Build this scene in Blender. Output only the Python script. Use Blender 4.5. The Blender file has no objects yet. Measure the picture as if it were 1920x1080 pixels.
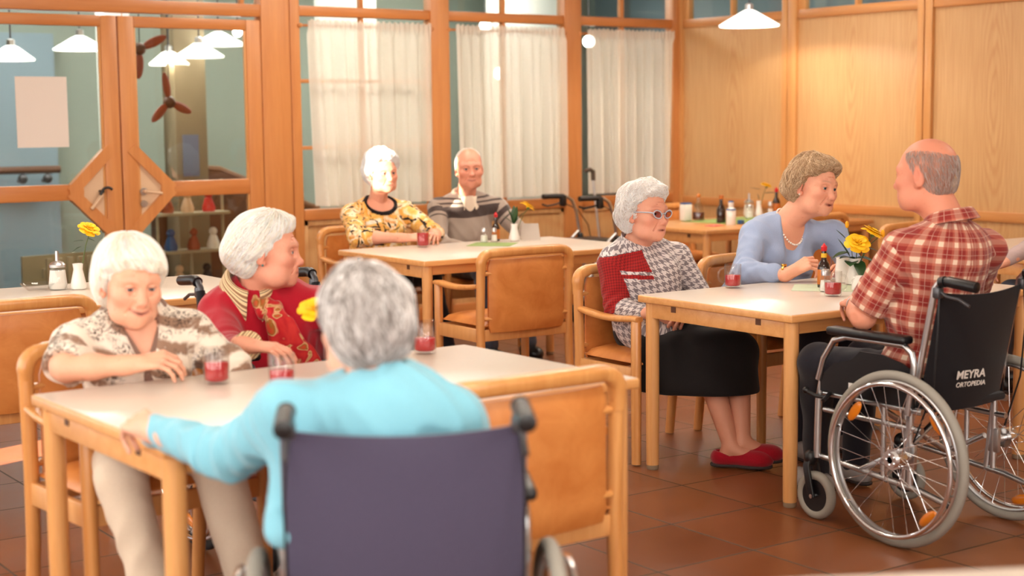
import bpy, bmesh, math, random
import numpy as np
from mathutils import Vector, Matrix, Euler
random.seed(7); RNG = np.random.default_rng(7)
SC = bpy.context.scene
COL = SC.collection
PI = math.pi
V = Vector
A = lambda *p: np.array(p, float)

# ------------------------------------------------------------------ materials
MATS = {}
def rgb(r, g, b):
    return tuple(((c/255.)/12.92 if c/255. <= .04045 else ((c/255.+.055)/1.055)**2.4) for c in (r, g, b)) + (1.,)

class NT:
    """small node-tree writer"""
    def __init__(s, name):
        s.m = bpy.data.materials.new(name); s.m.use_nodes = True
        s.t = s.m.node_tree; s.t.nodes.clear()
        s.out = s.n('ShaderNodeOutputMaterial')
    def n(s, typ, **kw):
        nd = s.t.nodes.new(typ)
        for k, v in kw.items():
            setattr(nd, k, v)
        return nd
    def l(s, a, b):
        s.t.links.new(a, b)
    def val(s, sock, v):
        if hasattr(v, 'is_output'): s.l(v, sock)
        else: sock.default_value = v
    def math(s, op, a, b=None, c=None, clamp=False):
        nd = s.n('ShaderNodeMath', operation=op); nd.use_clamp = clamp
        s.val(nd.inputs[0], a)
        if b is not None: s.val(nd.inputs[1], b)
        if c is not None: s.val(nd.inputs[2], c)
        return nd.outputs[0]
    def mix(s, fac, a, b, blend='MIX'):
        nd = s.n('ShaderNodeMix', data_type='RGBA', blend_type=blend)
        s.val(nd.inputs[0], fac); s.val(nd.inputs[6], a); s.val(nd.inputs[7], b)
        return nd.outputs[2]
    def ramp(s, fac, stops, interp='LINEAR'):
        nd = s.n('ShaderNodeValToRGB'); r = nd.color_ramp; r.interpolation = interp
        while len(r.elements) > 1: r.elements.remove(r.elements[-1])
        r.elements[0].position = stops[0][0]; r.elements[0].color = stops[0][1]
        for p, c in stops[1:]:
            e = r.elements.new(p); e.color = c
        s.l(fac, nd.inputs[0]); return nd.outputs[0]
    def coord(s, which='Object', scale=(1, 1, 1), rot=(0, 0, 0)):
        tc = s.n('ShaderNodeTexCoord'); mp = s.n('ShaderNodeMapping')
        mp.inputs['Scale'].default_value = scale; mp.inputs['Rotation'].default_value = rot
        s.l(tc.outputs[which], mp.inputs['Vector']); return mp.outputs[0]
    def noise(s, vec, scale=5, detail=3, rough=.5, dist=0.):
        nd = s.n('ShaderNodeTexNoise'); s.l(vec, nd.inputs['Vector'])
        nd.inputs['Scale'].default_value = scale; nd.inputs['Detail'].default_value = detail
        nd.inputs['Roughness'].default_value = rough; nd.inputs['Distortion'].default_value = dist
        return nd.outputs[0]
    def sep(s, vec):
        nd = s.n('ShaderNodeSeparateXYZ'); s.l(vec, nd.inputs[0]); return nd.outputs
    def bump(s, h, strength=.3, dist=.01):
        nd = s.n('ShaderNodeBump'); nd.inputs['Strength'].default_value = strength
        nd.inputs['Distance'].default_value = dist; s.l(h, nd.inputs['Height']); return nd.outputs[0]
    def pbr(s, col, rough=.5, metal=0., spec=.5, normal=None, trans=0., sheen=0., emit=None, estr=0., coat=0., sss=0., alpha=None, ior=None):
        b = s.n('ShaderNodeBsdfPrincipled')
        s.val(b.inputs['Base Color'], col); s.val(b.inputs['Roughness'], rough)
        b.inputs['Metallic'].default_value = metal; b.inputs['Specular IOR Level'].default_value = spec
        b.inputs['Transmission Weight'].default_value = trans; b.inputs['Sheen Weight'].default_value = sheen
        b.inputs['Coat Weight'].default_value = coat; b.inputs['Coat Roughness'].default_value = .28 if coat < .35 else .05
        if ior: b.inputs['IOR'].default_value = ior
        if sss:
            b.inputs['Subsurface Weight'].default_value = sss; b.inputs['Subsurface Radius'].default_value = (.012, .005, .003)
        if normal is not None: s.l(normal, b.inputs['Normal'])
        if emit is not None:
            b.inputs['Emission Color'].default_value = emit; b.inputs['Emission Strength'].default_value = estr
        s.l(b.outputs[0], s.out.inputs[0]); return b

def flat(name, col, rough=.5, **kw):
    t = NT(name); t.pbr(col, rough, **kw); MATS[name] = t.m; return t.m

def wood(name, c1, c2, axis='Z', scale=1., rough=.38, coat=.15, fine=1.):
    """straight-grained timber, grain running along an axis"""
    t = NT(name); st = {'X': (.55, 9, 9), 'Y': (9, .55, 9), 'Z': (9, 9, .55)}[axis]
    v = t.coord('Object', tuple(q*scale for q in st))
    n1 = t.noise(v, 2.2, 4, .55, .6)
    v2 = t.coord('Object', tuple(q*scale*5 for q in st))
    n2 = t.noise(v2, 3.0*fine, 2, .5)
    f = t.math('ADD', t.math('MULTIPLY', n1, .75), t.math('MULTIPLY', n2, .25))
    c = t.ramp(f, [(.3, c1), (.7, c2)])
    t.pbr(c, rough, coat=coat, normal=t.bump(n2, .05, .002)); MATS[name] = t.m; return t.m

W_DARK = wood('wood_frame', rgb(194, 122, 66), rgb(214, 146, 86), 'Z', .8)
W_DARKX = wood('wood_frame_across', rgb(188, 114, 58), rgb(208, 136, 76), 'X', .8)
W_DARKY = wood('wood_frame_along', rgb(190, 122, 62), rgb(212, 148, 88), 'Y', .8)
W_POST = wood('wood_post_light', rgb(200, 136, 74), rgb(218, 160, 98), 'Z', .8)
W_CHAIR = wood('beech_chair', rgb(205, 136, 72), rgb(226, 164, 98), 'Z', 1.2, .3, .3)
W_TABLE = wood('beech_table', rgb(214, 148, 84), rgb(232, 174, 112), 'Z', 1.2, .33, .3)
W_TABX = wood('beech_table_across', rgb(214, 148, 84), rgb(232, 174, 112), 'X', 1.2, .33, .3)
W_TABD = wood('beech_table_top', rgb(196, 134, 76), rgb(214, 156, 96), 'X', 1.2, .33, .3)

def panel_wood():
    t = NT('pale_ash_panel'); c = t.coord('Object')
    s = t.sep(c)
    # cathedral grain: long nested ovals repeating along the wall
    y = t.math('ADD', t.math('MULTIPLY', t.math('FRACT', t.math('MULTIPLY', s[1], 1.62)), 2.), -1.)
    cell = t.math('FLOOR', t.math('MULTIPLY', s[1], 1.62))
    zoff = t.math('ADD', s[2], t.math('MULTIPLY', t.math('SINE', t.math('MULTIPLY', cell, 4.1)), .35))
    zz = t.math('MULTIPLY', t.math('ADD', zoff, -1.55), .72)
    n = t.noise(t.coord('Object', (1.5, 6, .6)), 2, 3, .5)
    r = t.math('SQRT', t.math('ADD', t.math('MULTIPLY', t.math('MULTIPLY', y, y), 2.2), t.math('MULTIPLY', zz, zz)))
    r = t.math('ADD', r, t.math('MULTIPLY', n, .35))
    w = t.math('ABSOLUTE', t.math('SINE', t.math('MULTIPLY', r, 27.)))
    w = t.math('POWER', w, 4.)
    fade = t.math('SUBTRACT', 1., t.math('MULTIPLY', t.math('ABSOLUTE', y), 1.25), clamp=True)
    w = t.math('MULTIPLY', w, fade)
    fine = t.noise(t.coord('Object', (30, 60, 1.1)), 3, 2, .5)
    col = t.ramp(fine, [(.3, rgb(200, 152, 100)), (.7, rgb(214, 170, 118))])
    col = t.mix(t.math('MULTIPLY', w, .42), col, rgb(186, 126, 70))
    t.pbr(col, .42, coat=.1); MATS['pale_ash_panel'] = t.m; return t.m
W_PANEL = panel_wood()

def floor_mat():
    t = NT('terracotta_tiles'); c = t.coord('Object'); s = t.sep(c)
    P = .426
    u = t.math('DIVIDE', t.math('SUBTRACT', s[0], 3.183), P); v = t.math('DIVIDE', t.math('SUBTRACT', s[1], 3.294), P)
    fu = t.math('ABSOLUTE', t.math('SUBTRACT', t.math('FRACT', u), .5)); fv = t.math('ABSOLUTE', t.math('SUBTRACT', t.math('FRACT', v), .5))
    edge = t.math('MAXIMUM', fu, fv)
    g = t.ramp(edge, [(.4875, (0, 0, 0, 1)), (.4925, (1, 1, 1, 1))])
    comb = t.n('ShaderNodeCombineXYZ'); t.l(t.math('FLOOR', u), comb.inputs[0]); t.l(t.math('FLOOR', v), comb.inputs[1])
    wn = t.n('ShaderNodeTexWhiteNoise', noise_dimensions='2D'); t.l(comb.outputs[0], wn.inputs['Vector'])
    n = t.noise(c, 3.5, 4, .55, .4); n2 = t.noise(c, 60, 2, .5)
    f = t.math('ADD', t.math('MULTIPLY', wn.outputs[0], .4), t.math('MULTIPLY', n, .6))
    col = t.ramp(f, [(.15, rgb(106, 56, 28)), (.55, rgb(126, 71, 38)), (.9, rgb(142, 86, 52))])
    col = t.mix(t.math('MULTIPLY', n2, .25), col, rgb(120, 66, 42))
    col = t.mix(g, col, rgb(74, 58, 42))
    rough = t.math('ADD', t.math('MULTIPLY', n, .18), .24)
    rough = t.math('ADD', rough, t.math('MULTIPLY', g, .3))
    h = t.math('SUBTRACT', t.math('MULTIPLY', n, .3), g)
    t.pbr(col, rough, spec=.45, normal=t.bump(h, .35, .002)); MATS['terracotta_tiles'] = t.m; return t.m
M_FLOOR = floor_mat()

def glass_thin(name, tint=(1, 1, 1, 1), rough=0., ior=1.45):
    t = NT(name); lw = t.n('ShaderNodeLayerWeight'); lw.inputs[0].default_value = .5
    fac = t.math('ADD', t.math('MULTIPLY', t.math('POWER', lw.outputs['Facing'], 4.), .55), (ior-1)**2/(ior+1)**2*1.3)
    tr = t.n('ShaderNodeBsdfTransparent'); tr.inputs[0].default_value = tint
    gl = t.n('ShaderNodeBsdfGlossy'); gl.inputs['Roughness'].default_value = rough
    mx = t.n('ShaderNodeMixShader'); t.l(fac, mx.inputs[0]); t.l(tr.outputs[0], mx.inputs[1]); t.l(gl.outputs[0], mx.inputs[2])
    t.l(mx.outputs[0], t.out.inputs[0]); MATS[name] = t.m; return t.m
G_PANE = glass_thin('window_glass', (.93, .97, .95, 1))
G_MUG = glass_thin('mug_glass', (.955, .955, .95, 1), .02, 1.5)
M_SUNDIM = NT('sheer_blind'); _b = M_SUNDIM.n('ShaderNodeBsdfTransparent'); _b.inputs[0].default_value = (.46, .46, .44, 1); M_SUNDIM.l(_b.outputs[0], M_SUNDIM.out.inputs[0]); M_SUNDIM = M_SUNDIM.m  # for the unseen sheet added to weaken the sun in one blind gap
G_LENS = glass_thin('tinted_lens', (.60, .40, .42, 1), .0, 1.4)

def curtain_mat():
    t = NT('sheer_curtain'); c = t.coord('Object')
    n = t.noise(c, 260, 1, .5)
    d = t.n('ShaderNodeBsdfDiffuse'); d.inputs[0].default_value = rgb(250, 242, 228)
    tl = t.n('ShaderNodeBsdfTranslucent'); tl.inputs[0].default_value = rgb(238, 224, 206)
    tr = t.n('ShaderNodeBsdfTransparent')
    m1 = t.n('ShaderNodeMixShader'); m1.inputs[0].default_value = .36; t.l(d.outputs[0], m1.inputs[1]); t.l(tl.outputs[0], m1.inputs[2])
    m2 = t.n('ShaderNodeMixShader'); t.l(t.math('ADD', t.math('MULTIPLY', n, .16), .18), m2.inputs[0])
    t.l(m1.outputs[0], m2.inputs[1]); t.l(tr.outputs[0], m2.inputs[2]); t.l(m2.outputs[0], t.out.inputs[0]); return t.m
M_CURT = curtain_mat()

def cloth(name, col, col2=None, rough=.85, scale=220, sheen=.15, big=None):
    t = NT(name); c = t.coord('Object'); n = t.noise(c, scale, 2, .6)
    cc = t.mix(n, col, col2 or tuple(q*.82 for q in col[:3])+(1,))
    t.pbr(cc, rough, spec=.2, sheen=sheen, normal=t.bump(n, .25, .0015)); MATS[name] = t.m; return t.m

def vinyl(name, c1, c2):
    t = NT(name); c = t.coord('Object'); n = t.noise(c, 9, 4, .6, .5); n2 = t.noise(c, 150, 2, .5)
    t.pbr(t.ramp(n, [(.3, c1), (.7, c2)]), .42, coat=.08, normal=t.bump(n2, .12, .001)); MATS[name] = t.m; return t.m
M_VINYL = vinyl('tan_vinyl', rgb(198, 118, 54), rgb(222, 146, 78))
M_LAM = flat('cream_laminate', rgb(226, 212, 198), .28, coat=.25)
M_BLACK = flat('black_plastic', rgb(16, 15, 18), .36)
M_RUBBER = flat('black_rubber', rgb(30, 30, 32), .7)
M_GREYTYRE = flat('grey_tyre', rgb(150, 144, 134), .6)
M_CHROME = flat('chrome', (.82, .82, .84, 1), .14, metal=1.)
M_STEEL = flat('silver_tube', (.62, .62, .63, 1), .3, metal=1.)
M_DARKST = flat('dark_steel', (.10, .10, .11, 1), .35, metal=.7)
M_NYLON = cloth('black_nylon', rgb(17, 16, 20), rgb(26, 25, 31), .55, 300, .12)
M_NAVY = cloth('navy_nylon', rgb(64, 60, 82), rgb(84, 78, 102), .5, 300, .4)
M_ORANGE = flat('orange_reflector', rgb(226, 126, 22), .25, coat=.5)
M_WHITE = flat('white_porcelain', rgb(238, 234, 228), .2, coat=.4)
M_WHITEP = flat('white_plaster', rgb(232, 228, 218), .8)
M_PAPER = flat('white_paper', rgb(226, 214, 204), .8)
M_PALE = flat('pale_veneer', rgb(216, 182, 148), .5)
M_TEA = flat('red_fruit_tea', rgb(204, 8, 26), .10, trans=.12, spec=.5)
M_SALT = flat('white_grains', rgb(240, 236, 228), .9)
M_YEL = flat('yellow_petal', rgb(250, 196, 10), .6)
M_YELD = flat('deep_yellow_petal', rgb(240, 168, 6), .6)
M_LEAF = flat('green_leaf', rgb(44, 78, 40), .45)
M_STEM = flat('green_stem', rgb(84, 100, 46), .6)
M_BROWNGL = flat('brown_bottle_glass', rgb(40, 18, 10), .1, coat=.5)
M_REDCAP = flat('red_cap', rgb(206, 22, 36), .35)
M_YLAB = flat('yellow_label', rgb(232, 178, 40), .5)
M_BLUE = flat('blue_print', rgb(40, 84, 140), .5)
M_GREENMAT = cloth('green_mat', rgb(150, 170, 96), rgb(120, 146, 70), .9, 120)
M_PINKP = flat('pink_card', rgb(214, 110, 104), .7)
M_OIL = flat('dark_red_vinegar', rgb(104, 22, 14), .1, trans=.3)
M_AMBER = flat('amber_sauce', rgb(196, 110, 40), .3)
M_GOLD = flat('gold', rgb(226, 176, 74), .25, metal=1.)
M_PEARL = flat('pearl', rgb(240, 230, 220), .25, coat=.6)
M_SHADE = flat('lamp_shade_glass', rgb(250, 244, 236), .4, emit=(1, .95, .88, 1), estr=1.15)
M_BULB = flat('lamp_bulb', (1, 1, 1, 1), .3, emit=(1, .93, .82, 1), estr=14.)
M_HALLW = flat('corridor_plaster', rgb(150, 158, 146), .8)
M_HALLB = flat('corridor_blue_grey', rgb(134, 152, 162), .7)
M_HALLF = flat('corridor_floor_dark', rgb(84, 76, 68), .35)
M_BROWN = flat('dark_brown_wood', rgb(96, 56, 30), .5)
M_REDWD = flat('red_brown_wood', rgb(150, 66, 34), .5)

# ------------------------------------------------------------------ objects
def setp(o, label=None, cat=None, group=None, kind=None):
    if label: o['label'] = label
    if cat: o['category'] = cat
    if group: o['group'] = group
    if kind: o['kind'] = kind
    return o
def thing(name, label, cat, loc=(0, 0, 0), rz=0., group=None):
    o = bpy.data.objects.new(name, None); COL.objects.link(o)
    o.empty_display_size = .05; o.location = loc; o.rotation_euler = (0, 0, rz)
    return setp(o, label, cat, group)
def link(name, me, mats, parent=None):
    o = bpy.data.objects.new(name, me)
    if mats is not None:
        for m in (mats if isinstance(mats, (list, tuple)) else [mats]): me.materials.append(m)
    COL.objects.link(o)
    if parent is not None: o.parent = parent
    return o
def obj(name, bm, mats, parent=None, smooth=True, angle=38):
    me = bpy.data.meshes.new(name)
    bmesh.ops.recalc_face_normals(bm, faces=bm.faces)
    bm.to_mesh(me); bm.free()
    if smooth:
        me.polygons.foreach_set('use_smooth', [True]*len(me.polygons)); me.set_sharp_from_angle(angle=math.radians(angle))
    return link(name, me, mats, parent)
def tree_copy(root, loc, rz, label=None, group=None):
    def cp(o, par):
        c = o.copy(); COL.objects.link(c)
        if par is not None: c.parent = par
        for ch in list(o.children): cp(ch, c)
        return c
    r = cp(root, None); r.location = loc; r.rotation_euler = (0, 0, rz)
    if label: r['label'] = label
    if group: r['group'] = group
    return r
NB = bmesh.new
def box(bm, c, s, bev=0., seg=2, M=None, mi=0):
    ret = bmesh.ops.create_cube(bm, size=1.)
    vs = ret['verts']
    for v in vs: v.co = V((v.co.x*s[0]+c[0], v.co.y*s[1]+c[1], v.co.z*s[2]+c[2]))
    if bev > 0:
        es = list({e for v in vs for e in v.link_edges})
        r = bmesh.ops.bevel(bm, geom=es, offset=bev, segments=seg, affect='EDGES', profile=.5)
        vs = list({v for f in r['faces'] for v in f.verts} | {v for v in vs if v.is_valid})
    if M is not None:
        for v in vs: v.co = M @ v.co
    if mi:
        for f in {f for v in vs for f in v.link_faces}: f.material_index = mi
    return vs
def sweep(bm, pts, sec, up=(0, 0, 1), closed=False, scale=None, caps=True, mi=0):
    """sweep a 2D section (list of (a,b): a sideways, b up) along pts"""
    pts = [V(p) for p in pts]; n = len(pts); rings = []; prev = None
    for i, p in enumerate(pts):
        if closed: t = (pts[(i+1) % n]-pts[i-1]).normalized()
        else: t = (pts[min(i+1, n-1)]-pts[max(i-1, 0)]).normalized()
        u = V(up) if prev is None else prev
        s = t.cross(u)
        if s.length < 1e-4: s = t.cross(V((1, 0, 0)) if abs(t.x) < .9 else V((0, 1, 0)))
        s.normalize(); u = s.cross(t).normalized(); prev = u
        k = scale[i] if scale else 1.
        rings.append([bm.verts.new(p+s*(a*k)+u*(b*k)) for a, b in sec])
    m = len(sec)
    for i in range(n if closed else n-1):
        r0, r1 = rings[i], rings[(i+1) % n]
        for j in range(m):
            f = bm.faces.new((r0[j], r0[(j+1) % m], r1[(j+1) % m], r1[j])); f.material_index = mi
    if caps and not closed:
        for r in (rings[0], rings[-1]):
            f = bm.faces.new(r); f.material_index = mi
def circ(r, n=12, r2=None):
    return [(r*math.cos(2*PI*i/n), (r2 or r)*math.sin(2*PI*i/n)) for i in range(n)]
def rrect(w, h, r, n=3):
    out = []
    for cx, cy, a0 in ((w/2-r, h/2-r, 0), (-w/2+r, h/2-r, PI/2), (-w/2+r, -h/2+r, PI), (w/2-r, -h/2+r, 3*PI/2)):
        for i in range(n+1):
            a = a0+PI/2*i/n; out.append((cx+r*math.cos(a), cy+r*math.sin(a)))
    return out
def tube(bm, pts, r, n=10, closed=False, scale=None, up=(0, 0, 1), mi=0):
    sweep(bm, pts, circ(r, n), up, closed, scale, True, mi)
def rod(bm, a, b, r, n=12, r2=None, mi=0):
    tube(bm, [a, b], r, n, scale=[1, (r2 or r)/r], mi=mi)
def lathe(bm, prof, n=24, c=(0, 0, 0), M=None, mi=0, cap=True):
    rings = []
    for r, z in prof:
        ring = []
        for i in range(n):
            a = 2*PI*i/n; p = V((c[0]+r*math.cos(a), c[1]+r*math.sin(a), c[2]+z))
            if M is not None: p = M @ p
            ring.append(bm.verts.new(p))
        rings.append(ring)
    for k in range(len(rings)-1):
        for i in range(n):
            f = bm.faces.new((rings[k][i], rings[k][(i+1) % n], rings[k+1][(i+1) % n], rings[k+1][i])); f.material_index = mi
    if cap:
        for r, q in ((rings[0], prof[0]), (rings[-1], prof[-1])):
            if q[0] > 1e-5: bm.faces.new(r).material_index = mi
def ball(bm, c, r, u=14, v=10, sc=(1, 1, 1), M=None, mi=0):
    T = Matrix.Translation(V(c)) @ (M or Matrix.Identity(4)) @ Matrix.Diagonal((r*sc[0], r*sc[1], r*sc[2], 1))
    ret = bmesh.ops.create_uvsphere(bm, u_segments=u, v_segments=v, radius=1., matrix=T)
    if mi:
        for f in {f for v in ret['verts'] for f in v.link_faces}: f.material_index = mi
def torus(bm, c, R, r, axis='X', n=48, m=10, arc=None, mi=0):
    pts = []
    N = n if arc is None else n+1
    for i in range(N):
        a = 2*PI*i/n if arc is None else arc[0]+(arc[1]-arc[0])*i/n
        q = {'X': (0, R*math.cos(a), R*math.sin(a)), 'Y': (R*math.cos(a), 0, R*math.sin(a)), 'Z': (R*math.cos(a), R*math.sin(a), 0)}[axis]
        pts.append(V(c)+V(q))
    tube(bm, pts, r, m, closed=arc is None, up={'X': (1, 0, 0), 'Y': (0, 1, 0), 'Z': (0, 0, 1)}[axis], mi=mi)
def poly_prism(bm, pts, d):
    """extrude polygon pts (3D) by vector d"""
    a = [bm.verts.new(V(p)) for p in pts]; b = [bm.verts.new(V(p)+V(d)) for p in pts]
    bm.faces.new(a); bm.faces.new(list(reversed(b)))
    for i in range(len(a)):
        j = (i+1) % len(a); bm.faces.new((a[i], b[i], b[j], a[j]))
# ------------------------------------------------------------------ room shell
W = 9.6; XB = 8.43; CEIL = 3.0
def struct(name, bm, m, parent=None, **k):
    o = obj(name, bm, m, parent, **k)
    if parent is None: o['kind'] = 'structure'
    return o
def xbox(bm, x0, x1, y0, y1, z0, z1, bev=0., mi=0):
    box(bm, ((x0+x1)/2, (y0+y1)/2, (z0+z1)/2), (x1-x0, y1-y0, z1-z0), bev, 2, None, mi)

bm = NB(); xbox(bm, -1.4, XB+.1, -1.7, W+.03, -.1, 0); o = struct('floor', bm, M_FLOOR); setp(o, 'terracotta tiled dining room floor')
bm = NB(); xbox(bm, -1.4, XB+1.9, -1.7, 13.2, CEIL, CEIL+.1); struct('ceiling', bm, M_WHITEP)
# wall with the doors and curtained windows
XP = [(4.664, 4.878), (4.888, 4.964), (6.021, 6.179), (7.237, 7.399), (8.34, 8.46)]
bm = NB()
for i, (a, b) in enumerate(XP):
    xbox(bm, a, b, W-.035 if i != 1 else W-.022, W+.07, 0, CEIL, .006)
xbox(bm, .5, 2.62, W-.035, W+.07, 0, CEIL, .006)
back = struct('wall_back', bm, W_DARK)
bm = NB()
for x0, x1 in ((4.964, 6.021), (6.179, 7.237), (7.399, 8.34)):
    xbox(bm, x0, x1, W-.02, W+.06, 2.196, 2.265, .005)
    xbox(bm, x0, x1, W-.028, W+.06, .785, .86, .006)
    xbox(bm, x0, x1, W-.015, W+.06, 0, .10, .005)
xbox(bm, 2.62, 4.664, W-.03, W+.06, 2.178, 2.262, .005)
obj('rails', bm, W_DARKX, back)
bm = NB()
for x0, x1 in ((4.964, 6.021), (6.179, 7.237), (7.399, 8.34)):
    xbox(bm, x0+.002, x1-.002, W+.01, W+.04, .1, .785)
    for a, b in ((x0, x0+.035), (x1-.035, x1)): xbox(bm, a, b, W-.01, W+.03, .1, .785, .004)
    xbox(bm, x0, x1, W-.01, W+.03, .745, .785, .004)
obj('lower_panel', bm, W_PANEL, back)
# panes and glazing bars
def window(n, x0, x1, z0, z1, bars_x, bars_z):
    bm = NB(); xbox(bm, x0, x1, W+.024, W+.03, z0, z1)
    o = struct('window_%d' % n, bm, G_PANE, smooth=False)
    if bars_x or bars_z:
        b = NB()
        for x in bars_x: xbox(b, x-.014, x+.014, W+.002, W+.05, z0, z1, .003)
        for z in bars_z: xbox(b, x0, x1, W+.006, W+.046, z-.013, z+.013, .003)
        obj('glazing_bar', b, W_DARK, o)
window(1, 4.964, 6.021, .86, 2.196, [5.467], [1.289, 1.751])
window(2, 6.179, 7.237, .86, 2.196, [6.69], [])
window(3, 7.399, 8.34, .86, 2.196, [7.84], [])
window(4, 4.964, 6.021, 2.265, 2.9, [5.467], [])
window(5, 6.179, 7.237, 2.265, 2.9, [6.69], [])
window(6, 7.399, 8.34, 2.265, 2.9, [7.84], [])
window(7, 2.62, 4.664, 2.262, 2.9, [3.66, 4.55], [])
# double doors with a diamond push plate across the meeting stiles
def door(n, x0, x1, meet):
    s = 1 if meet > (x0+x1)/2 else -1          # side of the meeting stile
    y0, y1 = W-.03, W+.025
    bm = NB(); zt = 2.155
    xbox(bm, x0, x0+.105, y0, y1, .02, zt, .005); xbox(bm, x1-.105, x1, y0, y1, .02, zt, .005)
    o = struct('door_%d' % n, bm, W_DARK)
    bm = NB()
    xbox(bm, x0+.105, x1-.105, y0+.001, y1-.001, 2.085, zt, .005)
    xbox(bm, x0+.105, x1-.105, y0+.001, y1-.001, .02, .24, .005)
    e0, e1 = (x0+.105, meet-.27) if s > 0 else (meet+.27, x1-.105)
    xbox(bm, e0, e1, y0+.001, y1-.001, .989, 1.09, .005)
    obj('rail', bm, W_DARKX, o)
    bm = NB(); inn = meet-s*.105
    for sz in (1, -1):
        a = V((meet-s*.335, 0, 1.04)); b = V((meet-s*.06, 0, 1.04+sz*.275))
        d = (b-a).normalized(); nrm = V((-d.z, 0, d.x))*.036
        P = [a+nrm, b+nrm, b-nrm, a-nrm]
        poly_prism(bm, [(p.x, y0-.006, p.z) for p in P], (0, .06, 0))
    poly_prism(bm, [(meet-s*.26, y0-.0075, 1.09), (meet-s*.345, y0-.0075, 1.09), (meet-s*.345, y0-.0075, .989), (meet-s*.26, y0-.0075, .989), (meet-s*.255, y0-.0075, 1.04)], (0, .058, 0))
    obj('diamond_frame', bm, W_DARK, o)
    bm = NB()
    poly_prism(bm, [(inn, y0+.012, 1.04+.21), (meet-s*.31, y0+.012, 1.04), (inn, y0+.012, 1.04-.21)], (0, .03, 0))
    obj('push_plate', bm, M_PALE, o)
    bm = NB(); hx = meet-s*.135
    if s > 0:
        pts = [(hx-.03, y0-.045, 1.02)]+[(hx+.02-.035*math.cos(a), y0-.045, 1.035+.03*math.sin(a)) for a in np.linspace(.2, 2.6, 8)]
        tube(bm, pts, .009, 8); rod(bm, (hx-.01, y0-.045, 1.04), (hx-.01, y0+.02, 1.04), .010)
        obj('door_handle', bm, M_BLACK, o)
        b = NB(); rod(b, (hx-.005, y0-.02, 1.02), (hx-.08, y0-.02, .93), .012); obj('pull_bar', b, M_PALE, o)
    else:
        rod(bm, (hx, y0-.04, 1.03), (hx+.11, y0-.04, 1.015), .009); rod(bm, (hx, y0-.04, 1.03), (hx, y0+.02, 1.03), .012)
        obj('door_handle', bm, M_PALE, o)
        b = NB(); rod(b, (hx, y0-.004, .95), (hx, y0+.02, .95), .022, 16); rod(b, (hx, y0-.004, 1.03), (hx, y0+.02, 1.03), .024, 16); obj('lock_rosette', b, M_STEEL, o)
    bm = NB(); xbox(bm, x0+.1, x1-.1, W-.004, W+.002, .235, 2.09); obj('pane', bm, G_PANE, o, smooth=False)
    bm = NB()
    gx = (x0+.105, x1-.105)
    for a, b in ((gx[0], gx[0]+.014), (gx[1]-.014, gx[1])):
        xbox(bm, a, b, y0+.008, W, .24, .989 if 0 else 2.085, .002)
    obj('glazing_bead', bm, W_POST, o)
    return o
door(1, 2.63, 3.652, 3.652); door(2, 3.662, 4.66, 3.662)
bm = NB(); box(bm, (3.158, W-.012, 1.547), (.325, .004, .44)); 
o = obj('notice', bm, M_PAPER); setp(o, 'plain white paper notice taped to the left glass door', 'notice')

# right wall: pale veneer panels between posts
bm = NB(); POSTS = [(9.535, 9.6), (8.347, 8.403), (8.253, 8.338), (7.054, 7.109), (6.981, 7.044), (5.76, 5.82), (5.69, 5.75), (4.47, 4.53), (4.40, 4.46), (3.1, 3.2)]
for a, b in POSTS: xbox(bm, XB-.028, XB+.06, a, b, 0, CEIL, .004)
wr = struct('wall_right', bm, W_POST)
bm = NB(); SPAN = [(8.403, 9.535), (7.109, 8.253), (5.82, 6.981), (4.53, 5.69), (3.2, 4.40)]
for a, b in SPAN:
    xbox(bm, XB-.02, XB+.05, a, b, 2.196, 2.263, .004); xbox(bm, XB-.02, XB+.05, a, b, .768, .833, .004)
    xbox(bm, XB-.02, XB+.05, a, b, 0, .1, .004)
obj('rails', bm, W_DARKY, wr)
bm = NB()
for a, b in SPAN:
    xbox(bm, XB, XB+.03, a, b, .833, 2.196); xbox(bm, XB, XB+.03, a, b, .1, .768)
xbox(bm, XB, XB+.05, -1.6, 3.1, 0, CEIL)
obj('panels', bm, W_PANEL, wr)
k = 8
for a, b in SPAN[:3]:
    bm = NB(); xbox(bm, XB+.02, XB+.026, a, b, 2.263, 2.9); o = struct('window_%d' % k, bm, G_PANE, smooth=False); k += 1
    bm = NB(); y = (a+b)/2; xbox(bm, XB-.01, XB+.04, y-.014, y+.014, 2.263, 2.9, .003); xbox(bm, XB-.01, XB+.04, b-.07, b, 2.263, 2.9, .003); obj('glazing_bar', bm, W_POST, o)
bm = NB(); xbox(bm, XB-.01, XB+.05, 3.1, 5.69, 2.263, CEIL); obj('upper_panel', bm, W_PANEL, wr)

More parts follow.
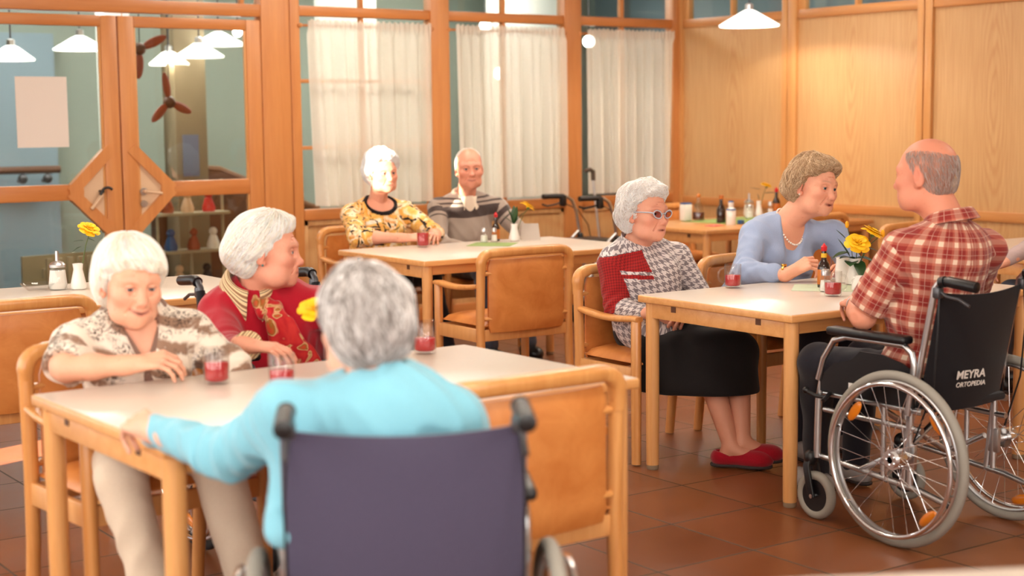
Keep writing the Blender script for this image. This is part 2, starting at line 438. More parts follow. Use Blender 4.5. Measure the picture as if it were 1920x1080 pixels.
# unseen sides of the room: plastered walls with big window openings
bm = NB()
xbox(bm, -1.5, -1.3, -1.7, W, 0, .62); xbox(bm, -1.5, -1.3, -1.7, W, 2.78, CEIL)
for y0, y1 in ((-1.7, -1.2), (1.0, 1.3), (3.6, 3.9), (6.2, 6.5), (8.9, W)): xbox(bm, -1.5, -1.3, y0, y1, .62, 2.78)
struct('wall_left', bm, M_WHITEP)
k = 0
for y0, y1 in ((-1.2, 1.0), (1.3, 3.6), (3.9, 6.2), (6.5, 8.9)):      # unseen blinds added to block the sun; gaps in one place the sun patches
    bm = NB(); x = -1.42
    if k == 2:
        xbox(bm, x, x+.02, y0, y1, .86, 2.43); xbox(bm, x, x+.02, y0, 5.50, .62, .86); xbox(bm, x, x+.02, 5.82, y1, .62, .86)
        xbox(bm, x, x+.02, y0, 5.86, 2.43, 2.78); xbox(bm, x, x+.02, 6.04, y1, 2.43, 2.78)
        b2 = NB(); xbox(b2, x, x+.004, 5.86, 6.04, 2.43, 2.78); s2 = obj('sheer_strip', b2, M_SUNDIM, None); s2['kind'] = 'structure'; s2.name = 'window_30'  # sheet added across the upper gap to dim the sunbeam
    else: xbox(bm, x, x+.02, y0, y1, .62, 2.78)
    k += 1; o = struct('window_%d' % (20+k), bm, M_WHITEP)  # an added sun-blocking blind in the opening, not glazing
bm = NB()
xbox(bm, -1.5, XB, -1.7, -1.5, 0, .75); xbox(bm, -1.5, XB, -1.7, -1.5, 2.6, CEIL)
for x0, x1 in ((-1.5, -1.0), (1.4, 1.7), (4.1, 4.4), (7.0, XB)): xbox(bm, x0, x1, -1.7, -1.5, .75, 2.6)
struct('wall_front', bm, M_WHITEP)
for k, (x0, x1) in enumerate(((-1.0, 1.4), (1.7, 4.1), (4.4, 7.0))):
    bm = NB(); xbox(bm, x0, x1, -1.62, -1.60, .75, 2.6); struct('window_%d' % (25+k), bm, M_WHITEP)  # unseen blinds added to keep the sun out of the rear openings

# corridor beyond the glass
bm = NB(); xbox(bm, .5, XB+1.8, W+.03, 13.2, -.1, -.001); o = struct('floor_corridor', bm, M_HALLF)
bm = NB(); xbox(bm, .5, XB+1.8, 12.6, 12.8, 0, CEIL); struct('wall_corridor', bm, M_HALLW)
bm = NB(); xbox(bm, .4, .5, W, 12.6, 0, CEIL); struct('wall_corridor_end', bm, M_HALLW)
bm = NB(); xbox(bm, XB+1.5, XB+1.6, 2.5, 13, 0, CEIL); struct('wall_beyond', bm, M_HALLB)
bm = NB(); xbox(bm, 3.3, 4.2, 12.4, 12.6, 0, 2.2); xbox(bm, .6, 3.3, 12.45, 12.6, 0, 1.05); struct('trim_corridor', bm, M_HALLB)
bm = NB(); xbox(bm, 4.22, 4.42, 11.3, 11.5, 0, CEIL, .01); o = struct('column_white', bm, M_WHITEP); o.name = 'column'
bm = NB(); xbox(bm, 4.72, 4.98, 11.2, 11.45, 0, CEIL, .01); o = struct('column', bm, flat('tan_column', rgb(138, 122, 96), .6))
bm = NB(); xbox(bm, 8.0, 8.9, 11.6, 11.8, 0, CEIL, .01); xbox(bm, 6.25, 6.75, 11.6, 11.8, 0, CEIL, .01); struct('wall_corridor_pier', bm, M_WHITEP)

# handrail, partition, rack and hanging ornaments seen through the doors
t = thing('handrail', 'dark wooden handrail on the corridor wall behind the left door', 'handrail', (3.74, 12.38, -.02))
bm = NB(); rod(bm, (-1.2, -.12, 1.13), (.42, -.12, 1.13), .03); obj('rail', bm, M_BROWN, t)
for x in (.12, .32):
    bm = NB(); tube(bm, [(x, -.12, 1.12), (x, -.12, 1.05), (x, -.03, 1.04), (x, -.01, 1.04)], .016, 8); ball(bm, (x, -.12, 1.06), .04); obj('bracket', bm, M_DARKST, t)
t = thing('partition', 'dark brown partition with a sloping top beyond the right glass door', 'partition', (5.30, 11.55, 0))
bm = NB(); poly_prism(bm, [(-.62, 0, 0), (.85, 0, 0), (.85, 0, .72), (-.05, 0, 1.08), (-.25, 0, 1.10), (-.62, 0, .88)], (0, .12, 0)); obj('body', bm, M_BROWN, t)
bm = NB(); tube(bm, [(-.62, .06, .89), (-.25, .06, 1.11), (-.05, .06, 1.09), (.85, .06, .73)], .03, 8); obj('capping', bm, flat('mid_brown_cap', rgb(112, 70, 38), .5), t)
t = thing('display_rack', 'pale slim shelf rack of small figures behind the door glass', 'rack', (4.62, 10.75, 0))
M_RACK = flat('pale_rack', rgb(170, 158, 130), .5)
bm = NB()
for x in (-.26, 0, .26):
    rod(bm, (x, 0, 0), (x, 0, 1.05), .012, 8)
obj('upright', bm, M_RACK, t)
for z in (.25, .52, .8):
    bm = NB(); box(bm, (0, 0, z), (.56, .2, .018)); obj('shelf', bm, M_RACK, t)
figs = [(-.18, .809, M_REDWD, 'red-brown'), (-.02, .809, M_PALE, 'cream'), (.15, .809, M_REDCAP, 'red'), (-.16, .529, M_BLUE, 'blue'), (.02, .529, M_REDWD, 'rust'), (.18, .529, M_WHITE, 'white'), (-.1, .259, M_PALE, 'beige'), (.12, .259, M_BLACK, 'black')]
LV = {.809: 'top', .529: 'middle', .259: 'bottom'}
for x, z, m, c in figs:
    bm = NB(); lathe(bm, [(.045, 0), (.05, .03), (.03, .09), (.022, .105)], 12); ball(bm, (0, 0, .13), .032)
    o = obj('figurine', bm, m); o.location = (4.62+x, 10.75, z); setp(o, 'small %s figurine on the %s shelf of the pale rack' % (c, LV[z]), 'figurine', 'figurines on the corridor rack')
def propeller(loc, rz, label, tilt):
    t = thing('wooden_ornament', label, 'ornament', loc, rz, 'hanging carved ornaments')
    for k in range(3):
        a = 2*PI*k/3+tilt; d = V((math.cos(a), 0, math.sin(a)))
        bm = NB(); M = Matrix.Translation(d*.115) @ Matrix.Rotation(-a, 4, 'Y')
        ball(bm, (0, 0, 0), .10, 16, 10, (1, .16, .33), M); obj('blade', bm, M_REDWD, t)
    bm = NB(); ball(bm, (0, 0, 0), .045); obj('hub', bm, M_BROWN, t)
    bm = NB(); rod(bm, (0, 0, 0), (0, 0, CEIL-loc[2]), .004, 6); obj('cord', bm, M_BLACK, t)
propeller((4.36, 10.45, 1.62), .3, 'red-brown three-bladed carved ornament at mid height behind the doors', 1.75)
propeller((4.22, 10.62, 2.0), -.2, 'red-brown three-bladed carved ornament hanging near the top of the door glass', .45)
bm = NB(); rod(bm, (0, -.01, 0), (0, .01, 0), .07, 20); tube(bm, [(0, 0, .06), (0, 0, CEIL-1.64)], .003, 6); o = obj('disc_ornament', bm, flat('amber_disc', rgb(214, 128, 52), .5)); o.location = (4.05, 10.5, 1.64)
setp(o, 'small amber disc hanging beside the carved ornament in the corridor', 'ornament')
bm = NB(); box(bm, (4.83, 11.185, 1.22), (.13, .01, .32)); o = obj('blue_sign', bm, flat('muted_blue', rgb(110, 120, 150), .6)); setp(o, 'small muted blue sign on the tan corridor column', 'sign')
t = thing('slatted_crate', 'tall pale slatted crate on the dark corridor floor by the left door', 'crate', (3.62, 10.55, 0), .2)
for k in range(7):
    bm = NB(); box(bm, (-.24+.08*k, -.15, .28), (.045, .02, .56), .004); obj('slat', bm, M_RACK, t)
bm = NB(); box(bm, (0, -.13, .1), (.56, .02, .06)); box(bm, (0, -.13, .46), (.56, .02, .06)); box(bm, (0, .15, .28), (.56, .02, .56)); box(bm, (0, 0, .02), (.56, .3, .03)); obj('frame', bm, M_RACK, t)

# ------------------------------------------------------------------ pendant lamps
def pendant(loc, label, group, R=.21, watts=12., sh=.105):
    t = thing('pendant_lamp', label, 'lamp', loc, 0, group)          # origin at the rim
    bm = NB(); lathe(bm, [(R, 0), (R+.004, .012), (.055, sh), (.03, sh+.012), (.03, sh+.008), (.05, sh-.004), (R-.008, .012), (R-.006, 0), (R, 0)], 40, cap=False); obj('lamp_shade', bm, M_SHADE, t)
    bm = NB(); lathe(bm, [(.03, sh+.005), (.03, sh+.05), (.012, sh+.06)], 14); obj('socket', bm, M_STEEL, t)
    bm = NB(); rod(bm, (0, 0, sh+.05), (0, 0, CEIL-loc[2]), .006, 8); obj('suspension_cord', bm, M_DARKST, t)
    bm = NB(); ball(bm, (0, 0, .085), .016, 14, 10); obj('bulb', bm, M_BULB, t)
    L = bpy.data.lights.new('pendant_light', 'POINT'); L.energy = watts; L.color = (1, .90, .76); L.shadow_soft_size = .03
    lo = bpy.data.objects.new('pendant_light', L); COL.objects.link(lo); lo.parent = t; lo.location = (0, 0, .058)
    return t
pendant((7.68, 8.0, 2.105), 'white conical glass pendant lamp hanging before the pale panelled wall', None, .21, 20)
hl = 'white cone pendant lamps in the corridor'
for loc, lab, rr in (((5.05, 11.1, 2.06), 'biggest white cone pendant lamp, uppermost behind the right glass door', .2), ((4.72, 10.72, 1.95), 'white cone pendant lamp just left of the uppermost one, right glass door', .18),
                 ((4.69, 11.22, 1.91), 'smallest white cone pendant lamp, lowest behind the right glass door', .15), ((3.42, 11.0, 1.92), 'white cone pendant lamp furthest left, behind the paper notice', .16),
                 ((3.92, 11.0, 2.0), 'white cone pendant lamp behind the left door, nearest the meeting stile', .19)):
    pendant(loc, lab, hl, rr, 3.5, .095)
def globe(loc, label, r=.05):
    t = thing('globe_lamp', label, 'lamp', loc, 0, 'small round corridor lamps')
    bm = NB(); ball(bm, (0, 0, 0), r, 18, 12); obj('globe', bm, M_BULB, t)
    bm = NB(); rod(bm, (0, 0, r*.9), (0, 0, CEIL-loc[2]), .006, 8); obj('stem', bm, M_DARKST, t)
globe((7.27, 10.5, 1.85), 'small bright globe lamp shining through the middle curtain')
globe((7.13, 10.5, 2.235), 'small bright globe lamp above the middle curtain top', .045)
globe((8.2, 10.5, 2.13), 'small bright globe lamp at the top of the right-hand curtain')
globe((4.93, 10.5, 2.13), 'small bright globe lamp beside the tall pendants in the right door', .035)  # glowing ball added where the glass only mirrors a lamp

# ------------------------------------------------------------------ curtains
M_CURT = M_CURT
def curtain(x0, x1, zt, zb, skew, label, waves, seed, bl=0., br=0.):
    rnd = random.Random(seed); y = W-.075
    t = thing('curtain', label, 'curtain', ((x0+x1)/2, y, zb), 0, 'sheer window curtains')
    cx = (x0+x1)/2; nx, nz = 220, 26; bm = NB(); grid = []
    ph = [rnd.uniform(0, 6) for _ in range(4)]
    for j in range(nz+1):
        f = j/nz; z = (zt-zb)*f; row = []
        for i in range(nx+1):
            u = i/nx
            x = x0+(x1-x0)*u-cx
            x += skew*(1-f)*(1-u)**1.5 + br*(1-f)*u
            a = .014+.016*(1-f)
            d = math.sin(u*waves*2*PI+ph[0]+.6*math.sin(u*9+ph[1]))*a+math.sin(u*waves*.53*2*PI+ph[2])*a*.7
            if f > .955: d = math.sin(u*waves*5*PI+ph[3])*.006
            zz = z+(.007*math.sin(u*waves*4.2*PI+ph[1]) if j == nz else 0)+.012*u*(1-f)*0
            row.append(bm.verts.new((x+.004*math.sin(u*waves*2*PI+ph[2])*(1-f), d, zz)))
        grid.append(row)
    for j in range(nz):
        for i in range(nx): bm.faces.new((grid[j][i], grid[j][i+1], grid[j+1][i+1], grid[j+1][i]))
    obj('drape', bm, M_CURT, t, angle=80)
    bm = NB(); hh = []
    for i in range(nx+1):
        v0, v1 = grid[0][i], grid[2][i] if False else grid[0][i]
    bm2 = NB(); rod(bm2, (x0-cx-.05, .045, zt-zb-.035), (x1-cx+.05, .045, zt-zb-.035), .009, 10); obj('curtain_rod', bm2, W_DARKX, t)
    for s in (x0-cx-.03, x1-cx+.03):
        b = NB(); ball(b, (s, .045, zt-zb-.035), .016); rod(b, (s, .045, zt-zb-.035), (s, .07, zt-zb-.035), .007); obj('rod_bracket', b, W_DARK, t)
    bm.free()
curtain(4.995, 5.995, 2.165, .885, .05, 'left sheer cream curtain, over the window with crossbars, behind the tiger-print woman', 10, 3)
curtain(6.205, 7.21, 2.165, .885, .02, 'middle sheer cream curtain, behind the old man in the grey cardigan', 11, 5)
curtain(7.42, 8.315, 2.165, .885, .015, 'right sheer cream curtain, nearest the corner and the walking frame', 10, 9, br=-.02)

# ------------------------------------------------------------------ furniture
def make_chair(name, label, loc, rz, group='beech armchairs with tan vinyl pads'):
    t = thing(name, label, 'chair', loc, rz, group)
    yb, yf, hx = -.20, .19, .2775
    for s in (-1, 1):
        bm = NB(); tube(bm, [(s*hx, yf, 0.006), (s*hx, yf, .3), (s*hx, yf, .615), (s*hx, yf, .628)], .0225, 14, scale=[.93, 1, 1, .8]); obj('leg', bm, W_CHAIR, t)
        bm = NB(); tube(bm, [(s*hx, yb-.035, 0.006), (s*hx, yb-.005, .25), (s*hx, yb, .45), (s*hx, yb-.01, .72)], .0225, 14, scale=[.93, 1, 1, 1], up=(0, 1, 0)); obj('leg', bm, W_CHAIR, t)
        bm = NB(); pts = []
        for i in range(11):
            u = i/10; pts.append((s*(hx+.002*math.sin(PI*u)), yb+.01+(yf+.01-yb)*u, .638-.010*u-.014*math.sin(PI*min(1, u*1.1))*(1 if u < .92 else .6)))
        sweep(bm, pts, rrect(.05, .026, .011), scale=[.8, .9]+[1]*8+[.85]); obj('armrest', bm, W_CHAIR, t)
        bm = NB(); box(bm, (s*hx, (yb+yf)/2, .385), (.022, yf-yb, .068), .005); obj('seat_rail', bm, W_TABLE, t)
    pts = []
    xs = hx; yt = yb-.012
    pts += [(-xs, yt, .70), (-xs, yt, .74)]
    for a in np.linspace(0, PI/2, 7): pts.append((-xs+.055*(1-math.cos(a)), yt-.004*math.sin(a), .752+.05*math.sin(a)))
    for u in np.linspace(.12, .88, 9): pts.append((-xs+2*xs*u, yt-.004-.022*math.sin(PI*u), .803+.004*math.sin(PI*u)))
    for a in np.linspace(PI/2, 0, 7): pts.append((xs-.055*(1-math.cos(a)), yt-.004*math.sin(a), .752+.05*math.sin(a)))
    pts += [(xs, yt, .74), (xs, yt, .70)]
    sc = [.86, .9]+[1.]*(len(pts)-4)+[.9, .86]
    bm = NB(); sweep(bm, pts, rrect(.046, .05, .016), up=(0, -1, 0), scale=sc); obj('top_rail', bm, W_CHAIR, t)
    # upholstered back pad
    bm = NB(); nx, nz = 16, 10; fr = [[None]*(nx+1) for _ in range(nz+1)]; bk = [[None]*(nx+1) for _ in range(nz+1)]
    w2 = .236
    for j in range(nz+1):
        for i in range(nx+1):
            u = i/nx*2-1; v = j/nz*2-1
            edge = (1-abs(u)**6)**.5*(1-abs(v)**6)**.5
            x = u*w2*(1-.05*max(0, abs(v)-.85)/.15*abs(u)); z = .585+v*.185
            yc = yb-.012-.022*math.cos(u*PI/2)
            th = .006+.013*edge
            fr[j][i] = bm.verts.new((x, yc+th, z)); bk[j][i] = bm.verts.new((x, yc-th, z))
    for j in range(nz):
        for i in range(nx):
            bm.faces.new((fr[j][i], fr[j][i+1], fr[j+1][i+1], fr[j+1][i])); bm.faces.new((bk[j][i], bk[j+1][i], bk[j+1][i+1], bk[j][i+1]))
    for i in range(nx):
        bm.faces.new((fr[0][i], bk[0][i], bk[0][i+1], fr[0][i+1])); bm.faces.new((fr[nz][i], fr[nz][i+1], bk[nz][i+1], bk[nz][i]))
    for j in range(nz):
        bm.faces.new((fr[j][0], fr[j+1][0], bk[j+1][0], bk[j][0])); bm.faces.new((fr[j][nx], bk[j][nx], bk[j+1][nx], fr[j+1][nx]))
    obj('backrest', bm, M_VINYL, t, angle=60)
    for s in (-1, 1):
        for zz in (.70, .47):
            bm = NB(); rod(bm, (s*.2, yb-.018, zz), (s*hx, yb-.004, zz), .011, 8); obj('back_peg', bm, W_CHAIR, t)
    for yy in (yf-.003, yb+.003):
        bm = NB(); box(bm, (0, yy, .385), (2*hx-.03, .022, .06), .005); obj('cross_rail', bm, W_TABLE, t)
    # seat cushion with crowned top
    bm = NB(); n = 16; top = []; bot = []
    for j in range(n+1):
        for i in range(n+1):
            u = i/n*2-1; v = j/n*2-1
            e = max(0, 1-abs(u)**5)**.5*max(0, 1-abs(v)**5)**.5
            x, y = u*.258, -.005+v*.205
            top.append(bm.verts.new((x, y, .437+.038*e+.006*math.cos(u*1.5)*math.cos(v*1.5)*e))); bot.append(bm.verts.new((x, y, .432-.012*e)))
    N = n+1
    for j in range(n):
        for i in range(n):
            a = j*N+i; bm.faces.new((top[a], top[a+1], top[a+N+1], top[a+N])); bm.faces.new((bot[a], bot[a+N], bot[a+N+1], bot[a+1]))
    for i in range(n):
        for q, w in ((i, i+1), (n*N+i, n*N+i+1), (i*N, (i+1)*N), (i*N+n, (i+1)*N+n)):
            try: bm.faces.new((top[q], top[w], bot[w], bot[q]))
            except ValueError: pass
    obj('seat', bm, M_VINYL, t, angle=70)
    return t

def make_table(label, x0, x1, y0, y1, top=None, wooden=False, rz=0., h=.74):
    L, D = x1-x0, y1-y0; t = thing('dining_table', label, 'table', ((x0+x1)/2, (y0+y1)/2, 0), rz, 'beech dining tables')
    bm = NB(); box(bm, (0, 0, h-.011), (L-.012, D-.012, .022), .002); obj('tabletop', bm, top or M_LAM, t)
    bm = NB(); box(bm, (0, 0, h-.0165), (L, D, .030), .006, 3); obj('edge_band', bm, W_TABD if wooden else W_TABX, t)
    for sx in (-1, 1):
        for sy in (-1, 1):
            x, y = sx*(L/2-.045), sy*(D/2-.045)
            bm = NB(); tube(bm, [(x, y, .02), (x, y, .3), (x, y, h-.03)], .0285, 16, scale=[.92, 1, 1]); l = obj('leg', bm, W_TABLE, t)
            bm = NB(); lathe(bm, [(.022, 0), (.025, .004), (.025, .022)], 16, (x, y, 0)); obj('foot_cap', bm, flat('grey_foot', rgb(150, 128, 104), .7) if 'grey_foot' not in MATS else MATS['grey_foot'], l)
    for sy in (-1, 1):
        bm = NB(); box(bm, (0, sy*(D/2-.045), h-.055), (L-.14, .02, .05), .002); obj('apron', bm, W_TABX, t)
    for sx in (-1, 1):
        bm = NB(); box(bm, (sx*(L/2-.035), 0, h-.062), (.02, D-.13, .066), .002); a = obj('apron', bm, W_TABX if not wooden else W_TABD, t)
        for sy in (-1, 1):
            bm = NB(); box(bm, (sx*(L/2-.029), sy*(D/2-.20), h-.047), (.012, .028, .024)); obj('slot', bm, M_BROWN, a)
    return t
T1 = make_table('cream dining table nearest the camera, where the woman in aqua sits', 1.308, 2.752, 3.29, 4.155, rz=.028)
T2 = make_table('cream dining table in the middle, where the tiger-print woman sits', 4.215, 5.73, 6.80, 7.735)
T3 = make_table('white-topped dining table at which the man in the plaid shirt sits', 4.085, 5.55, 4.02, 4.91)
T4 = make_table('orange wooden corner table crowded with bottles under the pendant lamp', 6.785, 8.385, 7.45, 8.38, W_TABD, True)
T5 = make_table('cream table by the glass doors with the sugar pourer on it', 1.35, 3.03, 6.03, 6.94)
T6 = make_table('pale table by the panelled wall behind the plaid-shirted man', 6.63, 8.1, 4.85, 5.74)
make_chair('armchair', 'tan armchair under the smiling woman in the brown patterned blouse', (1.69, 4.30, 0), PI+.09)
make_chair('armchair', 'empty tan armchair with its back to the camera, at the nearest table', (2.27, 3.36, 0), .0)
make_chair('armchair', 'empty tan armchair pushed up to the middle table', (4.555, 6.575, 0), 0)
make_chair('armchair', 'tan armchair under the woman in the houndstooth jacket', (4.395, 5.147, 0), PI)
make_chair('armchair', 'tan armchair under the woman in the blue sweater', (5.10, 5.118, 0), PI)
make_chair('armchair', 'tan armchair under the tiger-print woman', (4.72, 8.16, 0), PI)
make_chair('armchair', 'tan armchair under the old man in the grey cardigan', (5.44, 8.24, 0), PI)
make_chair('armchair', 'empty tan armchair behind the bottles on the corner table', (7.62, 8.62, 0), PI)
make_chair('armchair', 'tan armchair tucked under the front of the corner table', (7.55, 7.42, 0), 0)
make_chair('armchair', 'tan armchair with a broad tan back, before the table by the glass doors', (1.765, 5.93, 0), 0)
make_table('pale table corner in the bottom right corner, nearest the camera', 1.32, 2.22, .72, 1.62, rz=-.483)
make_chair('armchair', 'tan armchair at the far side of the table behind the plaid-shirted man', (7.33, 5.99, 0), PI)
# ------------------------------------------------------------------ wheelchairs
def wheelchair(label, loc, rz, tyre, fabric, frame, text=False, rests=True):
    t = thing('wheelchair', label, 'wheelchair', loc, rz, None)
    R = .305
    for s in (-1, 1):
        x = s*.30
        bm = NB(); torus(bm, (x, 0, R), R-.017, .017, 'X', 72, 10); w = obj('wheel', bm, tyre, t)
        bm = NB(); torus(bm, (x, 0, R), R-.038, .0085, 'X', 64, 8); obj('rim', bm, M_STEEL, w)
        bm = NB(); torus(bm, (x+s*.036, 0, R), R-.043, .0085, 'X', 64, 10)
        for k in range(6):
            a = 2*PI*k/6+.3; p = V((0, math.cos(a), math.sin(a)))
            rod(bm, V((x, 0, R))+p*(R-.04), V((x+s*.036, 0, R))+p*(R-.044), .004, 6)
        obj('hand_rim', bm, M_CHROME, w)
        bm = NB(); rod(bm, (x-s*.045, 0, R), (x+s*.03, 0, R), .012, 12); rod(bm, (x-.02, 0, R), (x+.02, 0, R), .036, 20); rod(bm, (x+s*.018, 0, R), (x+s*.03, 0, R), .028, 18)
        for k in range(5):
            a = 2*PI*k/5; rod(bm, (x+s*.028, .018*math.cos(a), R+.018*math.sin(a)), (x+s*.034, .018*math.cos(a), R+.018*math.sin(a)), .005, 8)
        obj('hub', bm, M_CHROME, w)
        bm = NB()
        for k in range(28):
            a = 2*PI*k/28; o = .9*(1 if k % 2 else -1); sx = s*(.018 if k % 4 < 2 else -.018)
            rod(bm, (x+sx, .034*math.cos(a+o), R+.034*math.sin(a+o)), (x, (R-.04)*math.cos(a), R+(R-.04)*math.sin(a)), .0013, 5)
        obj('spokes', bm, M_CHROME, w)
        for k in range(3):
            a = (2.45, 4.02, .65)[k]+(0 if s < 0 else .4); M = Matrix.Translation((x+s*.004, (R-.075)*math.cos(a), R+(R-.075)*math.sin(a))) @ Matrix.Rotation(a, 4, 'X')
            bm = NB(); ball(bm, (0, 0, 0), 1., 14, 8, (.010, .019, .045), M); obj('reflector', bm, M_ORANGE, w)
        # caster
        cx, cy = s*.245, .415
        bm = NB(); torus(bm, (cx, cy, .09), .072, .018, 'X', 32, 10); c = obj('caster', bm, tyre, t)
        bm = NB(); rod(bm, (cx-.012, cy, .09), (cx+.012, cy, .09), .062, 24); obj('caster_disc', bm, M_BLACK, c)
        bm = NB()
        for q in (-1, 1): sweep(bm, [(cx+q*.026, cy+.0, .085), (cx+q*.026, cy+.015, .14), (cx+q*.024, cy+.03, .2), (cx+q*.012, cy+.03, .225)], rrect(.03, .012, .004), up=(1, 0, 0))
        ball(bm, (cx, cy+.03, .225), .028, sc=(1, .9, 1.1)); obj('fork', bm, M_BLACK, c)
        bm = NB(); rod(bm, (cx-.032, cy, .09), (cx+.032, cy, .09), .008, 8); obj('axle', bm, M_CHROME, c)
        # frame
        f = s*.225; bm = NB()
        tube(bm, [(f, .03, .19), (f, .005, .43), (f, -.085, .86), (f, -.092, .895), (f, -.11, .915), (f, -.14, .92), (f, -.165, .918)], .0115, 10, up=(1, 0, 0))
        tube(bm, [(f, -.05, .465), (f, .3, .47), (f, .40, .47)], .0115, 10)
        tube(bm, [(f, -.05, .40), (f, .40, .41)], .0105, 10)
        tube(bm, [(f, -.17, .165), (f, -.05, .19), (f, .30, .225), (f, .42, .235)], .0115, 10)
        tube(bm, [(s*.24, .42, .23), (s*.235, .42, .44), (s*.228, .41, .52)], .013, 10, up=(1, 0, 0))
        rod(bm, (f, .04, R+.01), (f, .22, .22), .011, 10); rod(bm, (f, .12, .465), (f, .12, .21), .0095, 10); rod(bm, (f, 0, .46), (f, 0, .2), .0115, 10)
        rod(bm, (f, 0, R), (x-s*.03, 0, R), .014, 10); box(bm, (f, 0, R), (.02, .05, .09), .006)
        obj('frame_tube', bm, frame, t)
        bm = NB(); rod(bm, (f, -.17, .165), (f, -.21, .158), .015, 12); obj('tip_cap', bm, M_RUBBER, t)
        bm = NB(); tube(bm, [(f, -.135, .92), (f, -.15, .92), (f, -.24, .912), (f, -.262, .91), (f, -.265, .91)], .0185, 14, scale=[.8, 1, 1.02, 1, .6]); rod(bm, (f, -.115, .915), (f, -.135, .92), .019, 14); obj('push_handle', bm, M_BLACK, t)
        bm = NB(); tube(bm, [(f, -.115, .885), (f, -.14, .87), (f, -.19, .865), (f, -.235, .845)], .006, 8); box(bm, (f, -.105, .88), (.03, .03, .04), .008); obj('brake_lever', bm, M_DARKST, t)
        bm = NB(); tube(bm, [(f, -.11, .875), (f+s*.01, -.115, .75), (f+s*.008, -.1, .55), (f+s*.02, -.03, .36)], .0035, 6, up=(1, 0, 0)); obj('brake_cable', bm, M_BLACK, t)
        # armrest and side panel
        bm = NB(); g = s*.243
        tube(bm, [(g, -.0, .45), (g, -.025, .62), (g, -.015, .665), (g, .02, .69), (g, .28, .69), (g, .34, .672), (g, .39, .60), (g, .415, .52)], .0115, 10, up=(1, 0, 0)); obj('armrest_tube', bm, frame, t)
        bm = NB(); box(bm, (g, .18, .708), (.058, .36, .03), .012, 3); obj('armrest', bm, M_BLACK, t)
        bm = NB(); poly_prism(bm, [(g-s*.008, y, z) for y, z in ((-.025, .475), (-.025, .60), (.03, .625), (.12, .645), (.22, .645), (.26, .61), (.34, .59), (.40, .54), (.42, .48))], (s*.006, 0, 0))
        p = obj('side_panel', bm, M_BLACK, t)
        if text and s < 0:
            bm = NB(); box(bm, (g-.0045, .25, .515), (.002, .03, .026)); obj('white_sticker', bm, M_WHITE, p)
        bm = NB(); rod(bm, (s*.24, .36, .475), (s*.285, .35, .455), .008, 8); tube(bm, [(s*.25, .36, .46), (s*.262, .41, .462), (s*.265, .45, .475)], .008, 8); ball(bm, (s*.265, .455, .477), .013); obj('parking_brake', bm, M_BLACK, t)
        # leg rest
        if not rests: continue
        bm = NB(); tube(bm, [(s*.225, .41, .47), (s*.215, .47, .45), (s*.19, .60, .20), (s*.185, .62, .12)], .011, 10, up=(1, 0, 0)); obj('leg_rest', bm, frame, t)
        bm = NB(); box(bm, (s*.11, .66, .10), (.15, .15, .014), .005, M=None); obj('footplate', bm, M_BLACK, t)
    # fabrics
    bm = NB(); n, m = 18, 12; F = []; B = []
    for j in range(m+1):
        for i in range(n+1):
            u = i/n*2-1; v = j/m; z = .455+v*.425-.018*v**3*(1-u*u)
            y = -.002-.088*(z-.45)/.43-(.034*(1-v)**.5*.6+.016)*(1-u*u)-.012
            xx = u*(.212 if text else .238)
            F.append(bm.verts.new((xx, y, z))); B.append(bm.verts.new((xx, y-.006, z)))
    N = n+1
    for j in range(m):
        for i in range(n):
            a = j*N+i; bm.faces.new((F[a], F[a+N], F[a+N+1], F[a+1])); bm.faces.new((B[a], B[a+1], B[a+N+1], B[a+N]))
    for i in range(n):
        bm.faces.new((F[i], F[i+1], B[i+1], B[i])); a = m*N+i; bm.faces.new((F[a], B[a], B[a+1], F[a+1]))
    for j in range(m):
        bm.faces.new((F[j*N], B[j*N], B[j*N+N], F[j*N+N])); bm.faces.new((F[j*N+n], F[j*N+N+n], B[j*N+N+n], B[j*N+n]))
    br = obj('backrest', bm, fabric, t, angle=60)
    for s in (() if text else (-1, 1)):
        bm = NB(); tube(bm, [(s*.226, .0, .46), (s*.226, -.085, .86), (s*.226, -.093, .885)], .0165, 12, up=(1, 0, 0)); obj('post_sleeve', bm, fabric, br)
    bm = NB(); box(bm, (0, .175, .475), (.44, .46, .03), .012); obj('seat', bm, M_NYLON, t)
    bm = NB()
    for s in (-1, 1): rod(bm, (-s*.215, .14, .45), (s*.215, .14, .21), .011, 10)
    obj('cross_brace', bm, frame, t)
    if text:
        for body, sz, z in (('MEYRA', .042, .575), ('ORTOPEDIA', .0245, .547)):
            c = bpy.data.curves.new('lettering', 'FONT'); c.body = body; c.size = sz; c.extrude = .0006; c.align_x = 'CENTER'
            c.offset = .0008 if body == 'MEYRA' else .0003
            o0 = bpy.data.objects.new('lettering_curve', c); COL.objects.link(o0); bpy.context.view_layer.update(); me = bpy.data.meshes.new_from_object(o0.evaluated_get(bpy.context.evaluated_depsgraph_get())); bpy.data.objects.remove(o0)
            me.materials.clear(); o = bpy.data.objects.new('lettering', me); COL.objects.link(o); me.materials.append(flat('silver_print', rgb(226, 218, 210), .5) if 'silver_print' not in MATS else MATS['silver_print'])
            o.parent = br; o.location = (-.055, -.112, z); o.rotation_euler = (PI/2+.2, 0, -.12)
            o['label'] = 'pale printed word on the black fabric'
    return t
wheelchair('black wheelchair with pale grey tyres under the man in the plaid shirt', (4.325, 3.465, 0), 0, M_GREYTYRE, M_NYLON, M_STEEL, True, rests=False)
wheelchair('wheelchair with a dark navy back, its back to the camera under the woman in aqua', (1.568, 2.62, 0), -.52, M_GREYTYRE, M_NAVY, M_STEEL, rests=False)
wheelchair('dark wheelchair with black tyres under the woman in the red sweater', (2.40, 4.90, 0), PI, M_RUBBER, M_NYLON, M_DARKST)

